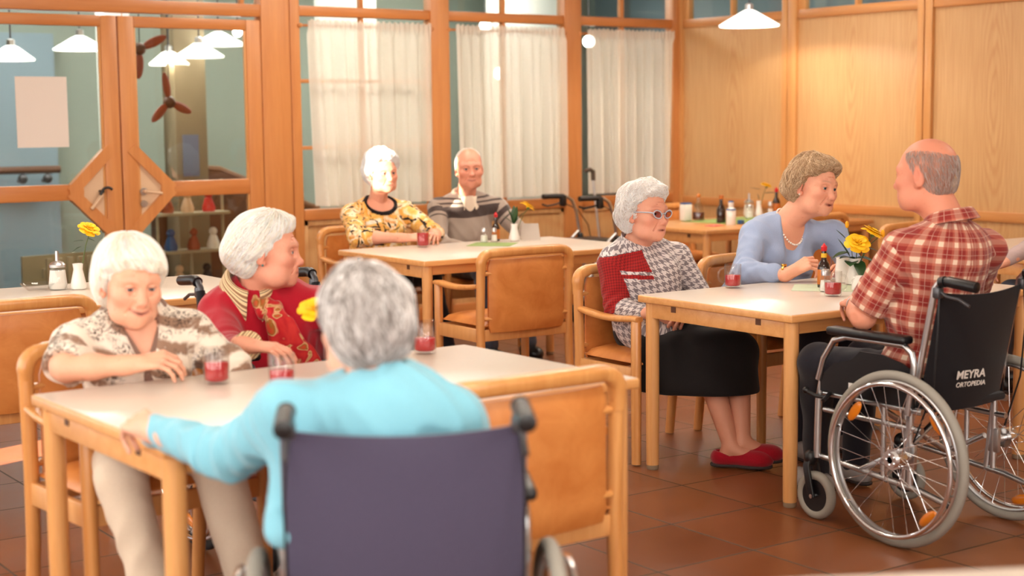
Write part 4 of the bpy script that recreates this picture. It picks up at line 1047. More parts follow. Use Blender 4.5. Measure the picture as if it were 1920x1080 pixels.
def head_field(p):
    """head in its own frame: x right, y forward, z up, origin between the ears"""
    vox = p.get('vox', .0022); F = Field((-.11, -.14, -.23), (.11, .15, .15), vox)
    j = p.get('jaw', 1.); fat = p.get('fat', 0.)
    F.ell((0, -.014, .035), (.077, .097, .085), None, .01)
    F.ell((0, .028, -.018), (.064, .068, .088), None, .03)
    F.ell((0, .034, -.072), (.053*j+fat, .054, .044), None, .03)
    F.ell((0, .078, -.099), (.022*j, .017, .016), None, .026)
    for s in (-1, 1):
        F.ell((s*.042, .060, -.024), (.025, .026, .022), None, .03)
        F.ell((s*(.044+fat), .036, -.082), (.022, .032, .024+fat), None, .03)      # jowl
        F.cone((s*.014, .086, .024), (s*.050, .067, .024), .010, .010, .022)        # brow
    for s in (-1, 1): F.ell((s*.032, .094, .004), (.0195, .0165, .0140), None, .014, 's')
    F.cone((0, .083, .014), (0, .104, -.030), .0085, .0125, .014)                    # nose
    F.ell((0, .108, -.032), (.0125, .012, .011), None, .008)
    for s in (-1, 1): F.ell((s*.0125, .096, -.036), (.0085, .011, .0085), None, .006)
    for s in (-1, 1): F.ell((s*.0065, .101, -.0455), (.0035, .006, .003), None, .004, 's')
    mo = p.get('mouth', 0.); sm = p.get('smile', 0.)
    F.ell((0, .080, -.068), (.032, .019, .024), None, .02)                           # muzzle
    mw = .023+.006*sm
    for s in (-1, 1):
        F.cone((0, .0955, -.0615), (s*mw, .084-.002*sm, -.0655+sm*.009), .0048, .003, .005)
        F.cone((0, .0940, -.0735-mo*.5), (s*(mw-.002), .083-.002*sm, -.0685+sm*.009), .0056, .003, .006)
    for s in (-1, 1): F.cone((0, .101, -.0672), (s*mw, .087-.002*sm, -.0668+sm*.0105), .0016+mo*.5, .001+mo*.1, .003, 's')
    for s in (-1, 1):
        F.cone((s*.019, .098, -.034), (s*(.035+.004*sm), .082, -.068), .0036, .0028, .007, 's')      # nasolabial fold
        F.cone((s*.030, .081, -.074), (s*.034, .070, -.094), .002, .0015, .006, 's')
        F.cone((s*.020, .0915, -.0125), (s*.045, .077, -.016), .0022, .0018, .005, 's')
        for q in (-.006, .004, .013): F.cone((s*.051, .068, .003+q*.5), (s*.064, .054, .003+q), .0010, .0008, .003, 's')     # crow's feet
        F.cone((s*.006, .092, .028), (s*.007, .092, .016), .0012, .0010, .004, 's')              # under-eye
    for q in (.043, .052, .061): F.cone((-.034, .083-.13*(q-.04), q), (.034, .083-.13*(q-.04), q), .0016, .0016, .004, 's')
    # lids around the eyeballs
    for s in (-1, 1):
        F.ell((s*.0315, .0765, .004), (.0150, .0148, .0142), None, .004)
        F.ell((s*.0315, .093, .0025), (.0130, .013, p.get('eye', .0046)), A(*np.eye(3).ravel()).reshape(3, 3), .0025, 's')
    # ears
    for s in (-1, 1):
        c = unit((s*.9, -.35, .12)); Fe = np.stack([c, unit(np.cross((0, 0, 1), c)), unit(np.cross(c, np.cross((0, 0, 1), c)))])
        F.ell((s*.078, -.014, -.006), (.0075, .0185, .034), Fe, .008)
        F.ell((s*.086, -.010, .0), (.006, .010, .019), Fe, .005, 's'); F.ell((s*.076, -.004, -.034), (.007, .010, .010), Fe, .006)
    nb = p['neck_base']; r = p.get('neck_r', .052)
    F.cone((0, -.022, -.06), nb, r, r*1.08, .035)
    F.cone((0, .035, -.10), nb+A(0, .03, .02), .014, .02, .03)
    for s in (-1, 1): F.cone((s*.02, .03, -.10), nb+A(s*.022, .035, .01), .006, .007, .012)
    return F
def head_tint(v, skin, p):
    c = np.tile(skin, (len(v), 1)); x, y, z = v.T; ax = np.abs(x)
    def blend(m, col): m = np.clip(m, 0, 1)[:, None]; c[:] = c*(1-m)+m*col
    ck = np.exp(-(((ax-.046)/.022)**2+((z+.030)/.022)**2+((y-.07)/.03)**2)); blend(ck*p.get('ruddy', .38), lin(214, 112, 92))
    ns = np.exp(-((x/.013)**2+((z+.034)/.013)**2+((y-.112)/.016)**2)); blend(ns*.4, lin(212, 110, 92))
    er = np.exp(-(((ax-.084)/.014)**2+((y+.01)/.03)**2+(z/.04)**2)); blend(er*.45, lin(212, 112, 92))
    sm = p.get('smile', 0.); mw = .0225+.006*sm; zl = -.0668+sm*.0105*np.clip(ax/mw, 0, 1)
    lp = (y > .076)*np.exp(-((ax/mw)**4+((z-zl)/.0078)**4)); blend(lp*p.get('lips', .55), lin(178, 84, 78))
    mg = (y > .074)*np.exp(-((ax/mw)**6+((z-zl)/(.0026+p.get('mouth', 0.)*.2))**2)); blend(mg*.75, lin(96, 40, 36))
    if p.get('teeth'): blend((y > .074)*np.exp(-((ax/(mw*.72))**6+((z-zl-.0004)/.0034)**4)), lin(240, 230, 218))
    zb = .030+.004*np.clip(1-((ax-.032)/.02)**2, -1, 1)
    eb = (y > .05)*np.exp(-(((ax-.032)/.019)**4+((z-zb)/.0042)**2)); blend(eb*p.get('brow_w', .55), p.get('brow', lin(170, 140, 120)))
    ey = (y > .05)*np.exp(-(((ax-.0315)/.0155)**4+((z-.003)/.0075)**4)); blend(ey*.36, lin(166, 92, 78))
    ld = (y > .06)*np.exp(-(((ax-.0315)/.0145)**4+((z-.0078)/.0020)**2)); blend(ld*.7, lin(84, 52, 44))
    sp = wob(v, 260, 5)*.5+wob(v, 520, 6)*.5; blend(np.clip(sp-.62, 0, 1)*.6, lin(186, 112, 84)); mt = .5+.5*wob(v, 70, 14); blend(mt*.16, lin(206, 110, 92))
    return c
def strands(F, seeds, flow, n, step, off, r, rng, curl=0., cf=0., jitter=.15, lift=0.):
    P = seeds.copy(); N = len(P); pts = [P.copy()]; ph = rng.uniform(0, 6.28, N); jd = rng.normal(size=(N, 3))*jitter; amp = curl*rng.uniform(.5, 1.2, N); offs = off*rng.uniform(.4, 1.3, N)
    nr = []
    for i in range(n):
        g = F.grad(P); nr.append(g); d = flow(P)+jd; d = d-(d*g).sum(1)[:, None]*g; d /= np.maximum(np.linalg.norm(d, axis=1), 1e-6)[:, None]
        if curl:
            s = np.cross(d, g); d = d+s*(np.sin(ph+cf*i)*amp)[:, None]; d /= np.linalg.norm(d, axis=1)[:, None]
        P = P+d*step; P = P-F.grad(P)*(F.sample(P)-offs*(1+lift*i))[:, None]*.7; pts.append(P.copy())
    nr.append(F.grad(P)); X = np.stack(pts, 1); Nn = np.stack(nr, 1); M = n+1
    T = np.gradient(X, axis=1); T /= np.maximum(np.linalg.norm(T, axis=2), 1e-9)[..., None]; S = np.cross(T, Nn); S /= np.maximum(np.linalg.norm(S, axis=2), 1e-9)[..., None]; U = np.cross(S, T)
    w = r*np.sqrt(np.clip(1.05-np.linspace(0, 1, M)**2.2, .04, 1))[None, :, None]*rng.uniform(.7, 1.3, (N, 1, 1))
    ring = np.stack([X+U*w, X-U*w*.5+S*w, X-U*w*.5-S*w], 2).reshape(-1, 3)
    b = (np.arange(N)[:, None]*M+np.arange(n)[None, :])*3; q = []
    for k in range(3):
        k2 = (k+1) % 3; q.append(np.stack([b+k, b+k2, b+3+k2, b+3+k], -1).reshape(-1, 4))
    return ring, np.concatenate(q), np.repeat(np.arange(N), M*3)
def hair_field(hd, h):
    """hair cap grown around the skull and cut back at the hairline"""
    F = Field((-.14, -.205, -.18), (.14, .16, .185), .003); t = h['t']
    F.ell((0, -.016, .036), (.077+t, .097+t, .085+t*h.get('top', 1.)), None, .01)
    F.ell((0, -.045, -.020), (.068+t*.9, .062+t*.8, .075), None, .035)
    if h.get('back'): F.ell((0, -.07, -.0), (.07+t*.6, .062+t*h['back'], .085), None, .03)
    if h.get('fringe'): F.ell((h.get('fx', 0.), .052, .052), (.066, .056, .040), None, .03)
    if h.get('quiff'): F.ell((h.get('fx', 0.), .055, .088), (.058, .040, .030), None, .03)
    hl, sd_, bt, k = h.get('line', .030), h.get('side', .0), h.get('bot', -.085), h.get('slope', 1.15)
    def f(P):
        x, y, z = P[..., 0], P[..., 1], P[..., 2]; ax = np.abs(x)
        yh = hl+k*np.maximum(z-h.get('zl', .036), 0)-sd_*np.clip((.02-z)/.05, 0, 1)+h.get('frz', 0)*np.clip((z-.02)/.03, 0, 1)
        yh = yh+h.get('skew', 0)*x*np.clip((z-.02)/.03, 0, 1)+wob(P, 160, 3)*h.get('ragged', .004)
        tp = h.get('taper', .02); s_ = np.clip((y-yh+tp)/tp, 0, 1); F.D += ((t+.001)*s_*s_*(3-2*s_)*h.get('tk', .75)).astype(np.float32)
        return np.maximum((y-yh)*.7, (bt+h.get('nape', .6)*np.clip(y+.05, 0, .2)-z)*.8)
    lo, hi = F.lo-1, F.lo+9
    F.op(f, lo, hi, .014, 'i')
    if h.get('bald'):
        b = h['bald']; F.ell(b[0], b[1], None, .012, 's')
    def g(P): return F.D
    P = F.pts((slice(None),)*3); F.D = F.D+(wob(P, h.get('lf', 95), h.get('seed', 1), 9)*h.get('lump', .003)+wob(P, h.get('lf', 95)*2.3, 8, 9)*h.get('lump', .003)*.45).astype(np.float32)
    # hug the scalp where the hair is thin
    return F
def make_head(par, org, p):
    """p: pos, fwd, up, skin, hair... returns (vertices, quads, tint) of skin in world space and adds eyes and hair"""
    Fr = frame(p['fwd'], p.get('up', (0, 0, 1))); k = p.get('scale', 1.); pos = A(*p['pos'])
    toW = lambda v: pos+(v*k)@Fr
    p['neck_base'] = (A(*p['neck'])-pos)@Fr.T/k
    F = head_field(p); v, q = F.mesh(); v = smooth(v, q, 1, .4); col = head_tint(v, p['skin'], p); h = p.get('hair')
    if h and h.get('nocap'):
        m = np.clip(.3-hair_field(F, h).sample(v)/.0035, 0, 1)[:, None]*.38*(v[:, 1:2] < .06); col = col*(1-m)+m*h['cols'][0]
    gz = unit(A(*p.get('gaze', (0, 1, 0))))
    for s in (-1, 1):
        c = A(s*.0315, .0765, .004); bm = NB(); bmesh.ops.create_uvsphere(bm, u_segments=20, v_segments=20, radius=.0134)
        for f in bm.faces:
            a = f.calc_center_median().normalized().z; f.material_index = 2 if a > .955 else 1 if a > .82 else 0
        o = obj('eye', bm, [M_EYEW, p.get('iris', M_IRIS), M_PUP], par)
        o.location = V(toW(c[None])[0])-V(org); o.scale = (k, k, k); o.rotation_euler = V(gz@Fr).to_track_quat('Z', 'Y').to_euler()
    h = p.get('hair')
    if h:
        H = hair_field(F, h); hv, hq = H.mesh(); hv = smooth(hv, hq, 2, .5); rng = np.random.default_rng(h.get('seed', 1))
        c0, c1, c2 = h['cols']; n1 = np.clip(.5+.5*wob(hv, 60, 4), 0, 1)[:, None]; hc = (c0*(1-n1)+c1*n1)
        if h.get('front') is not None:
            m = np.clip((hv[:, 1]+.5*hv[:, 2]-.02)/.07, 0, 1)[:, None]; hc = hc*(1-m)+m*h['front']
        V_, Q_, C_ = [hv], [hq], [hc*.9]; base = len(hv)
        if h.get('nocap'): V_, Q_, C_, base = [], [], [], 0
        n = h.get('n', 2600)
        if n:
            sel = rng.integers(0, len(hv), n*3); sd0 = hv[sel]; ok = (H.grad(sd0)[:, 2] > -.75); sd0 = sd0[ok][:n]
            cr = A(*h.get('crown', (0, -.04, .12)))
            def flow(P):
                d = P-cr; d = d/np.maximum(np.linalg.norm(d, axis=1), 1e-6)[:, None]; d = d+A(*h.get('bias', (0, 0, -.6))); 
                fr_ = np.clip((P[:, 1]-.0)/.06, 0, 1)*np.clip((P[:, 2]-.02)/.04, 0, 1); d = d+fr_[:, None]*A(*h.get('ffront', (0, .3, 0))); return d
            rv, rq, ri = strands(H, sd0, flow, h.get('steps', 9), h.get('len', .06)/h.get('steps', 9), h.get('off', .003), h.get('r', .0009), rng, h.get('curl', 0.), h.get('cf', 1.), h.get('jit', .15), h.get('lift', 0.))
            t = rng.uniform(0, 1, len(sd0)); a = rng.uniform(.85, 1.12, len(sd0)); cc = np.where((t < .5)[:, None], c0+(c1-c0)*(t*2)[:, None], c1+(c2-c1)*((t-.5)*2)[:, None])*a[:, None]
            if h.get('front') is not None:
                m = np.clip((sd0[:, 1]+.5*sd0[:, 2]-.02)/.07, 0, 1)[:, None]; cc = cc*(1-m)+m*h['front']*a[:, None]
            V_.append(rv); Q_.append(rq+base); C_.append(cc[ri])
        np_mesh('hair', toW(np.concatenate(V_)), np.concatenate(Q_), M_HAIR, par, np.clip(np.concatenate(C_)*1.12, 0, .97), origin=org)
    return toW(v), q, col, toW, Fr, k
def make_hand(wrist, fwd, back, s, skin, curl=(28, 38, 22), vox=.0022, k=.97, spread=1., elbow=None, thumb=0., r_arm=.036, curls=None):
    """s=+1 right hand. fwd: towards the knuckles, back: out of the back of the hand"""
    f = unit(fwd); b = unit(A(*back)-f*(A(*back)@f)); x = np.cross(f, b); w = A(*wrist)        # x: for a right hand, towards the little finger
    x = x*s
    def L(px, py, pz): return w+k*(x*px+f*py+b*pz)
    pts = []; segs = []
    def add(a, c, ra, rc, kk): segs.append((a, c, ra*k, rc*k, kk)); pts.extend([a, c])
    add(L(0, -.03, 0), L(0, .018, 0), .026, .025, .012)
    kn = [(-.030, .083), (-.0105, .088), (.010, .084), (.0275, .076)]
    for i, (kx, ky) in enumerate(kn): add(L(kx*.55, .012, 0), L(kx, ky, .003), .0135, .0098, .011)
    lens = [(.040, .024, .020), (.044, .028, .021), (.041, .026, .020), (.032, .020, .018)]; rad = [.0088, .0090, .0086, .0076]; sp = [-7, -1, 5, 12]
    fing = []
    for i in range(4):
        a = math.radians(sp[i]*spread); d0 = A(math.sin(a), math.cos(a), 0); cu = curls[i] if curls else curl; ang = 0; p0 = L(kn[i][0], kn[i][1], .003); r = rad[i]; ch = []
        for jn in range(3):
            ang += math.radians(cu[jn]+(i-1.5)*3); dv = x*(d0[0])+f*(d0[1]*math.cos(ang))-b*math.sin(ang); p1 = p0+unit(dv)*lens[i][jn]*k; ch.append((p0, p1, r*k, r*.9*k)); pts.extend([p0, p1]); p0 = p1; r *= .9
        fing.append(ch)
    t0 = L(-.018, .016, -.006); t1 = L(-.040-.004*thumb, .050, -.014-.012*thumb); t2 = L(-.046+.010*thumb, .080, -.020-.016*thumb); t3 = L(-.044+.022*thumb, .104, -.026-.016*thumb)
    th = [(t0, t1, .0150*k, .0115*k), (t1, t2, .0108*k, .0095*k), (t2, t3, .0095*k, .0078*k)]; pts += [t1, t2, t3]
    ext = [w]
    if elbow is not None:
        e = A(*elbow); fr = w+(e-w)*.97; pts.append(fr)
    lo = np.min(pts, 0)-.05; hi = np.max(pts, 0)+.05
    F = Field(lo, hi, vox)
    for a, c, ra, rc, kk in segs: F.cone(a, c, ra, rc, kk)
    if elbow is not None: F.cone(L(0, -.02, 0), w+(A(*elbow)-w)*.6, .0255, r_arm, .02); F.cone(w+(A(*elbow)-w)*.6, A(*elbow), r_arm, r_arm*1.1, .02)
    for ch in fing:
        for a, c, ra, rc in ch: F.cone(a, c, ra, rc, .0035)
    for a, c, ra, rc in th: F.cone(a, c, ra, rc, .007)
    v, q = F.mesh(); v = smooth(v, q, 1, .4); c = np.tile(skin, (len(v), 1))
    kd = np.min([np.linalg.norm(v-(ch[0][0]), axis=1) for ch in fing], 0); m = np.exp(-(kd/.012)**2)[:, None]*.3; c = c*(1-m)+m*lin(206, 116, 96)
    sp = np.clip(wob(v, 300, 9)-.8, 0, 1)[:, None]*.5; c = c*(1-sp)+sp*lin(180, 112, 84)
    # nails
    for ch in fing+[th]:
        a, e, ra, rb = ch[-1]; d = unit(e-a); nb = unit(b-d*(b@d)); cc = e+d*rb*.2+nb*rb*.85; m = np.exp(-(np.linalg.norm(v-cc, axis=1)/.0048)**4)[:, None]*.55; c = c*(1-m)+m*lin(236, 186, 170)
    return v, q, c
def ik(a, c, l1, l2, hint):
    """joint between a and c bending towards hint"""
    a, c = A(*a), A(*c); d = c-a; L = min(np.linalg.norm(d), (l1+l2)*.999); u = unit(d); x = (l1*l1-l2*l2+L*L)/(2*L); h = math.sqrt(max(l1*l1-x*x, 0)); n = A(*hint)-a; n = n-u*(n@u); return a+u*x+unit(n)*h
class Garment:
    def __init__(s): s.pr = []
    def cone(s, a, b, ra, rb, bone, k=.04, flat=None, v0=0.): s.pr.append(('c', A(*a), A(*b), ra, rb, bone, k, flat, v0))
    def ell(s, c, r, F, bone, k=.05): s.pr.append(('e', A(*c), A(*r), F, None, bone, k, None, 0))
    def bounds(s, pad):
        P = []
        for p in s.pr:
            r = max(p[3], p[4]) if p[0] == 'c' else max(p[2]); 
            for c in ((p[1], p[2]) if p[0] == 'c' else (p[1],)): P += [c-r, c+r]
        return np.min(P, 0)-pad, np.max(P, 0)+pad
    def field(s, vox, off=0., lo=None, hi=None):
        l, h = s.bounds(.04); l = l if lo is None else np.maximum(l, lo); h = h if hi is None else np.minimum(h, hi); F = Field(l, h, vox)
        for p in s.pr:
            if p[0] == 'c': F.cone(p[1], p[2], p[3]+off, p[4]+off, p[6], 'u', p[7])
            else: F.ell(p[1], p[2]+off, p[3], p[6])
        return F
    def bones(s, C, segs):
        """segs: list of (a, b, r, id): nearest bone per face centre"""
        best = np.full(len(C), 9.); idx = np.zeros(len(C), int)
        for i, (a, b, r) in enumerate(segs):
            a, b = A(*a), A(*b); ba = b-a; t = np.clip(((C-a)@ba)/max(ba@ba, 1e-9), 0, 1); d = np.linalg.norm(C-a-t[:, None]*ba, axis=1)/r; m = d < best; best[m] = d[m]; idx[m] = i
        return idx
def bone_uv(v, q, segs, idx, ref):
    """per-corner uv in metres: u round the limb, v along it"""
    uv = np.zeros((len(q), 4, 2)); C = v[q].mean(1)
    for i, (a, b, r) in enumerate(segs):
        m = idx == i
        if not m.any(): continue
        a, b = A(*a), A(*b); z = unit(b-a); rf = A(*ref[i][0]); x = unit(rf-z*(rf@z)); y = np.cross(z, x); P = v[q[m]]-a
        ang = np.arctan2(P@y, P@x); c = np.arctan2((C[m]-a)@y, (C[m]-a)@x)[:, None]; ang = c+(ang-c+PI) % (2*PI)-PI; uv[m, :, 0] = ang*ref[i][2]; uv[m, :, 1] = P@z+ref[i][1]
    return uv
# ------------------------------------------------------------------ fabrics of the clothes
def uvn(t):
    n = t.n('ShaderNodeUVMap'); n.uv_map = 'UVMap'; return n.outputs[0]
def fab(t, col, rough=.85, sheen=.2, b=.2):
    n = t.noise(t.coord('Object'), 420, 2, .6); t.pbr(col, rough, spec=.2, sheen=sheen, normal=t.bump(n, b, .0015)); return t.m
def band(t, x, per, duty, off=0.):
    """1 inside the stripe"""
    return t.math('LESS_THAN', t.math('FRACT', t.math('ADD', t.math('DIVIDE', x, per), off)), duty)
def plaid():
    t = NT('red_plaid'); s = t.sep(uvn(t)); P = .058
    def w(x):
        wide = band(t, x, P, .50); cream = band(t, x, P, .29, .35); thin = band(t, x, P, .03, .80)
        return wide, cream, thin
    a, b = w(s[0]), w(s[1])
    red, dark, cream, mid = rgb(172, 66, 54), rgb(128, 34, 34), rgb(240, 214, 188), rgb(200, 120, 98)
    k = t.math('ADD', t.math('MULTIPLY', t.math('ADD', a[1], b[1]), .17), t.math('MULTIPLY', t.math('MULTIPLY', a[1], b[1]), .58))
    c = t.mix(t.math('MULTIPLY', t.math('ADD', a[0], b[0]), .5), mid, dark)
    c = t.mix(.35, c, red); c = t.mix(t.math('MULTIPLY', k, .95), c, cream)
    c = t.mix(t.math('MULTIPLY', t.math('MAXIMUM', a[2], b[2]), .45), c, rgb(230, 196, 176)); return fab(t, c)
def houndstooth(name, c1, c2, P=.031):
    t = NT(name); s = t.sep(uvn(t)); u, v = t.math('DIVIDE', s[0], P), t.math('DIVIDE', s[1], P)
    a = t.math('LESS_THAN', t.math('FRACT', u), .5); b = t.math('LESS_THAN', t.math('FRACT', v), .5)
    tw = t.math('LESS_THAN', t.math('FRACT', t.math('MULTIPLY', t.math('ADD', u, v), 2.)), .5)
    m = t.math('ADD', t.math('MULTIPLY', tw, a), t.math('MULTIPLY', t.math('SUBTRACT', 1., tw), b))
    return fab(t, t.mix(m, c1, c2), .75)
def tiger():
    t = NT('tiger_print'); c = t.coord('Object', (1, 1, 1), (.5, .2, .6)); n = t.noise(c, 10, 3, .55, .8)
    base = t.ramp(n, [(.34, rgb(250, 238, 220)), (.43, rgb(240, 196, 110)), (.54, rgb(228, 160, 66)), (.62, rgb(248, 230, 196)), (.72, rgb(226, 150, 56))])
    st = t.noise(t.coord('Object', (1, 1, 2.6), (.9, .5, .2)), 15, 1.5, .4, 1.0); blk = t.ramp(st, [(.625, (0, 0, 0, 1)), (.645, (1, 1, 1, 1))])
    st2 = t.noise(t.coord('Object', (2.4, 1, 1), (.2, .9, .7)), 17, 1, .4, 1.); b2 = t.ramp(st2, [(.64, (0, 0, 0, 1)), (.66, (1, 1, 1, 1))])
    return fab(t, t.mix(t.math('MAXIMUM', blk, b2), base, rgb(34, 26, 20)), .7)
def blouse():
    t = NT('brown_cream_print'); s = t.sep(uvn(t)); c = t.coord('Object')
    n = t.noise(c, 9, 4, .65, 1.); n2 = t.noise(c, 42, 3, .6, 1.8)
    v = t.math('ADD', s[1], t.math('ADD', t.math('MULTIPLY', s[0], .35), t.math('MULTIPLY', n, .05)))
    bd = t.ramp(t.math('FRACT', t.math('DIVIDE', v, .082)), [(.0, (0, 0, 0, 1)), (.10, (1, 1, 1, 1)), (.42, (1, 1, 1, 1)), (.56, (0, 0, 0, 1))])
    brk = t.ramp(n, [(.38, (0, 0, 0, 1)), (.5, (1, 1, 1, 1))]); col = t.mix(t.math('MULTIPLY', bd, brk), rgb(236, 222, 206), rgb(150, 118, 98))
    scr = t.ramp(n2, [(.50, (0, 0, 0, 1)), (.53, (1, 1, 1, 1)), (.57, (1, 1, 1, 1)), (.60, (0, 0, 0, 1))]); zone = t.ramp(t.noise(c, 13, 2, .5), [(.46, (0, 0, 0, 1)), (.56, (1, 1, 1, 1))])
    return fab(t, t.mix(t.math('MULTIPLY', scr, zone), col, rgb(74, 58, 48)), .7)
def cardigan():
    t = NT('striped_grey_knit'); s = t.sep(uvn(t)); v = s[1]
    g = lambda a, b: t.math('MULTIPLY', t.math('GREATER_THAN', v, a), t.math('LESS_THAN', v, b))
    base, dk = rgb(168, 152, 140), rgb(70, 58, 56)
    m = t.math('MAXIMUM', g(.415, .485), t.math('MAXIMUM', t.math('MAXIMUM', g(.50, .51), g(.525, .535)), t.math('MAXIMUM', g(10.0, 10.035), g(10.055, 10.065))))
    c = t.mix(m, base, dk); rib = t.math('SINE', t.math('MULTIPLY', s[0], 900.)); c = t.mix(t.math('MULTIPLY', t.math('ADD', rib, 1.), .06), c, rgb(120, 104, 96)); return fab(t, c, .9, .3)
def stripes(name, c1, c2, c3, P, ax=1):
    t = NT(name); s = t.sep(uvn(t)); c = t.mix(band(t, s[ax], P, .30), c1, c2); c = t.mix(band(t, s[ax], P, .10, .45), c, c3); return fab(t, c, .8)
def scarf_mat():
    t = NT('red_gold_scarf'); c = t.coord('Object'); n = t.noise(c, 14, 2, .5, 1.2)
    col = t.ramp(n, [(.34, rgb(206, 44, 40)), (.47, rgb(186, 22, 34)), (.52, rgb(214, 170, 120)), (.57, rgb(150, 96, 30)), (.66, rgb(206, 70, 40))]); return fab(t, col, .55)
C_PLAID = plaid(); C_HOUND = houndstooth('grey_houndstooth', rgb(214, 204, 202), rgb(128, 118, 122)); C_HRED = houndstooth('red_houndstooth', rgb(168, 30, 28), rgb(118, 20, 22), .012)
C_TIGER = tiger(); C_BLOUSE = blouse(); C_CARD = cardigan(); C_STRIPE = stripes('striped_cotton', rgb(232, 206, 160), rgb(150, 110, 80), rgb(70, 60, 60), .014)
C_SCARF = scarf_mat(); C_TAUPE = cloth('taupe_collar', rgb(142, 112, 98), rgb(128, 98, 86)); C_RED = cloth('red_knit', rgb(186, 22, 44), rgb(160, 14, 34), .9, 300, .3)
C_AQUA = cloth('aqua_knit', rgb(136, 196, 214), rgb(118, 180, 200), .9, 300, .3); C_BLUE = cloth('blue_knit', rgb(164, 180, 212), rgb(148, 164, 198), .9, 300, .3)
C_BLACK = cloth('black_cloth', rgb(26, 20, 20), rgb(18, 13, 13), .8, 200, .12); C_CREAM = cloth('cream_shirt', rgb(236, 222, 200), rgb(224, 206, 184)); C_BEIGE = cloth('beige_trousers', rgb(226, 208, 186), rgb(212, 192, 170))
C_SLATE = cloth('slate_trousers', rgb(92, 96, 110), rgb(76, 80, 94)); C_DNAVY = cloth('dark_navy_trousers', rgb(38, 36, 44), rgb(28, 26, 34)); C_MAUVE = cloth('mauve_grey_knit', rgb(196, 172, 168), rgb(178, 154, 152)); C_SLIP = cloth('red_felt', rgb(168, 12, 36), rgb(140, 8, 26), .95, 180, .3)
C_SOLE = flat('dark_sole', rgb(48, 36, 34), .7); C_GREYSHOE = flat('grey_shoe', rgb(150, 142, 138), .6)

